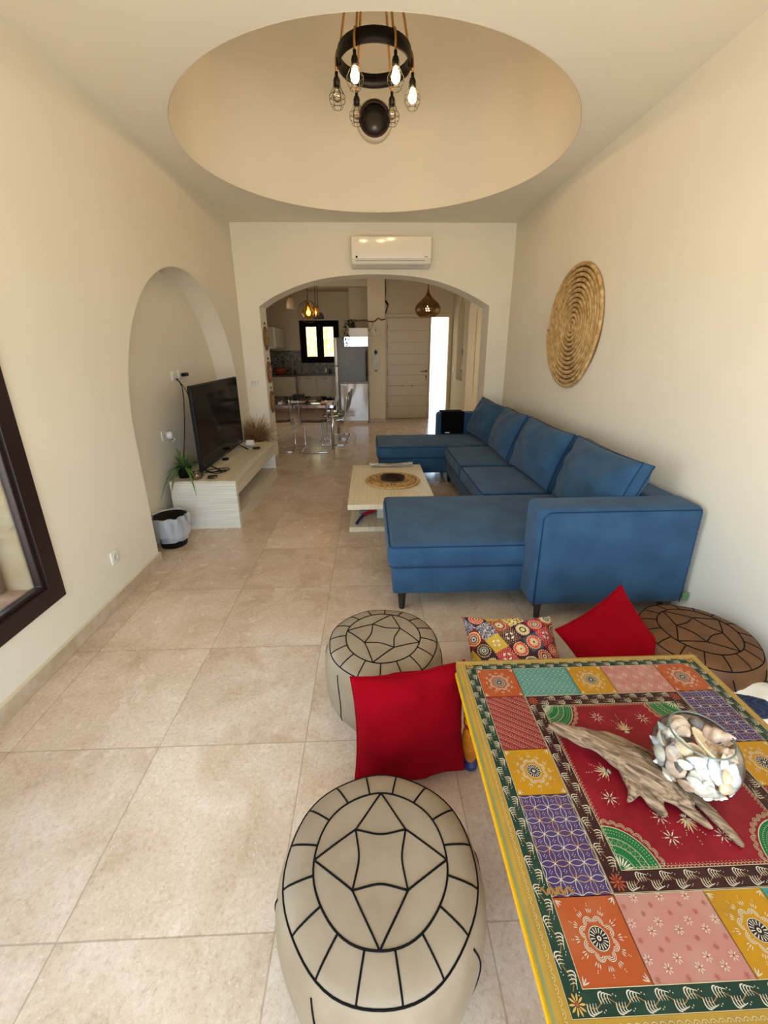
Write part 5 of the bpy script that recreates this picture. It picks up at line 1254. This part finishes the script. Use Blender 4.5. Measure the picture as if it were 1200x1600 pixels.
def dome(x, y, z, r, h, m, label):
    t = thing('dome_pendant_lamp', (x, y, ZC), label, 'lamp'); cordb(x, y, z+h).build('cord', MIRON, t)
    b = MB(); b.lathe([(.02, z+h), (r*.6, z+h*.86), (r*.92, z+h*.55), (r, z), (r*.96, z), (r*.88, z+h*.5), (r*.5, z+h*.8), (0, z+h*.9)], (x, y, 0), 28); b.build('shade', m, t)
    b = MB(); b.lathe([(0, z+.06), (r*.5, z+.04), (r*.5, z+.015), (0, z+.01)], (x, y, 0), 16); b.build('bulb', MWHT, t)
dome(-.99, 9.0, 2.12, .115, .13, mat('dark_green_enamel', (50, 46, 34), .35), 'small dark dome pendant lamp behind the amber lamps')
dome(-1.52, 9.0, 2.305, .085, .20, mat('beige_enamel', (176, 154, 118), .5), 'beige dome pendant lamp hanging at the left of the kitchen')
mo = thing('moroccan_pendant_lamp', (.99, 7.5, ZC), 'onion-shaped pierced brass pendant lamp in the hall before the entrance door', 'lamp')
cordb(.99, 7.5, 2.48).build('cord', MIRON, mo)
V = []; FF = []; n = 96; pf = smoothpath([(.006, 2.50, 0), (.022, 2.42, 0), (.055, 2.36, 0), (.12, 2.30, 0), (.185, 2.24, 0), (.212, 2.175, 0), (.20, 2.11, 0), (.15, 2.055, 0), (.14, 2.05, 0)], 6)
for p in pf:
    for i in range(n): a = 2*PI*i/n; V.append((.99+p.x*math.cos(a), 7.5+p.x*math.sin(a), p.y))
for j in range(len(pf)-1):
    for i in range(n):
        k = (i+1) % n
        if 10 < j < 44 and j % 3 == 1 and i % 3 == (j//3) % 3: continue
        FF.append((j*n+i, j*n+k, (j+1)*n+k, (j+1)*n+i))
b = MB().add(V, FF, 0, True); b.build('pierced_shade', mat('aged_brass', (92, 66, 34), .35, metal=.7, c2=(120, 90, 48), scale=30), mo)
b = MB(); b.lathe([(0, 2.22), (.03, 2.19), (.035, 2.16), (.02, 2.13), (0, 2.125)], (.99, 7.5, 0), 16); b.build('bulb', mat('warm_bulb', (255, 214, 150), .3, emit=(255, 206, 140), estr=16), mo)

# hall niche ornament and switch
b = MB(); b.lathe([(0, 0), (.05, 0), (.03, .10), (.055, .22), (.04, .34), (.02, .42), (.05, .52), (.05, .60), (0, .66)], (KR+.06, 8.72, .92), 20)
for i in range(len(b.f)):
    zc_ = sum(b.v[k][2] for k in b.f[i])/len(b.f[i]); b.m[i] = 1 if 1.12 < zc_ < 1.30 else 0
one('black_statuette', b, [MBLK, MWHT], 'slender black and white statuette standing in the arched hall niche', 'statuette')
b = MB(); b.rbox(KR-.012, KR, 9.40, 9.50, 1.06, 1.16, .004, 2); one('light_switch', b, MWHT, 'white light switch on the hall wall beside the entrance door', 'switch')
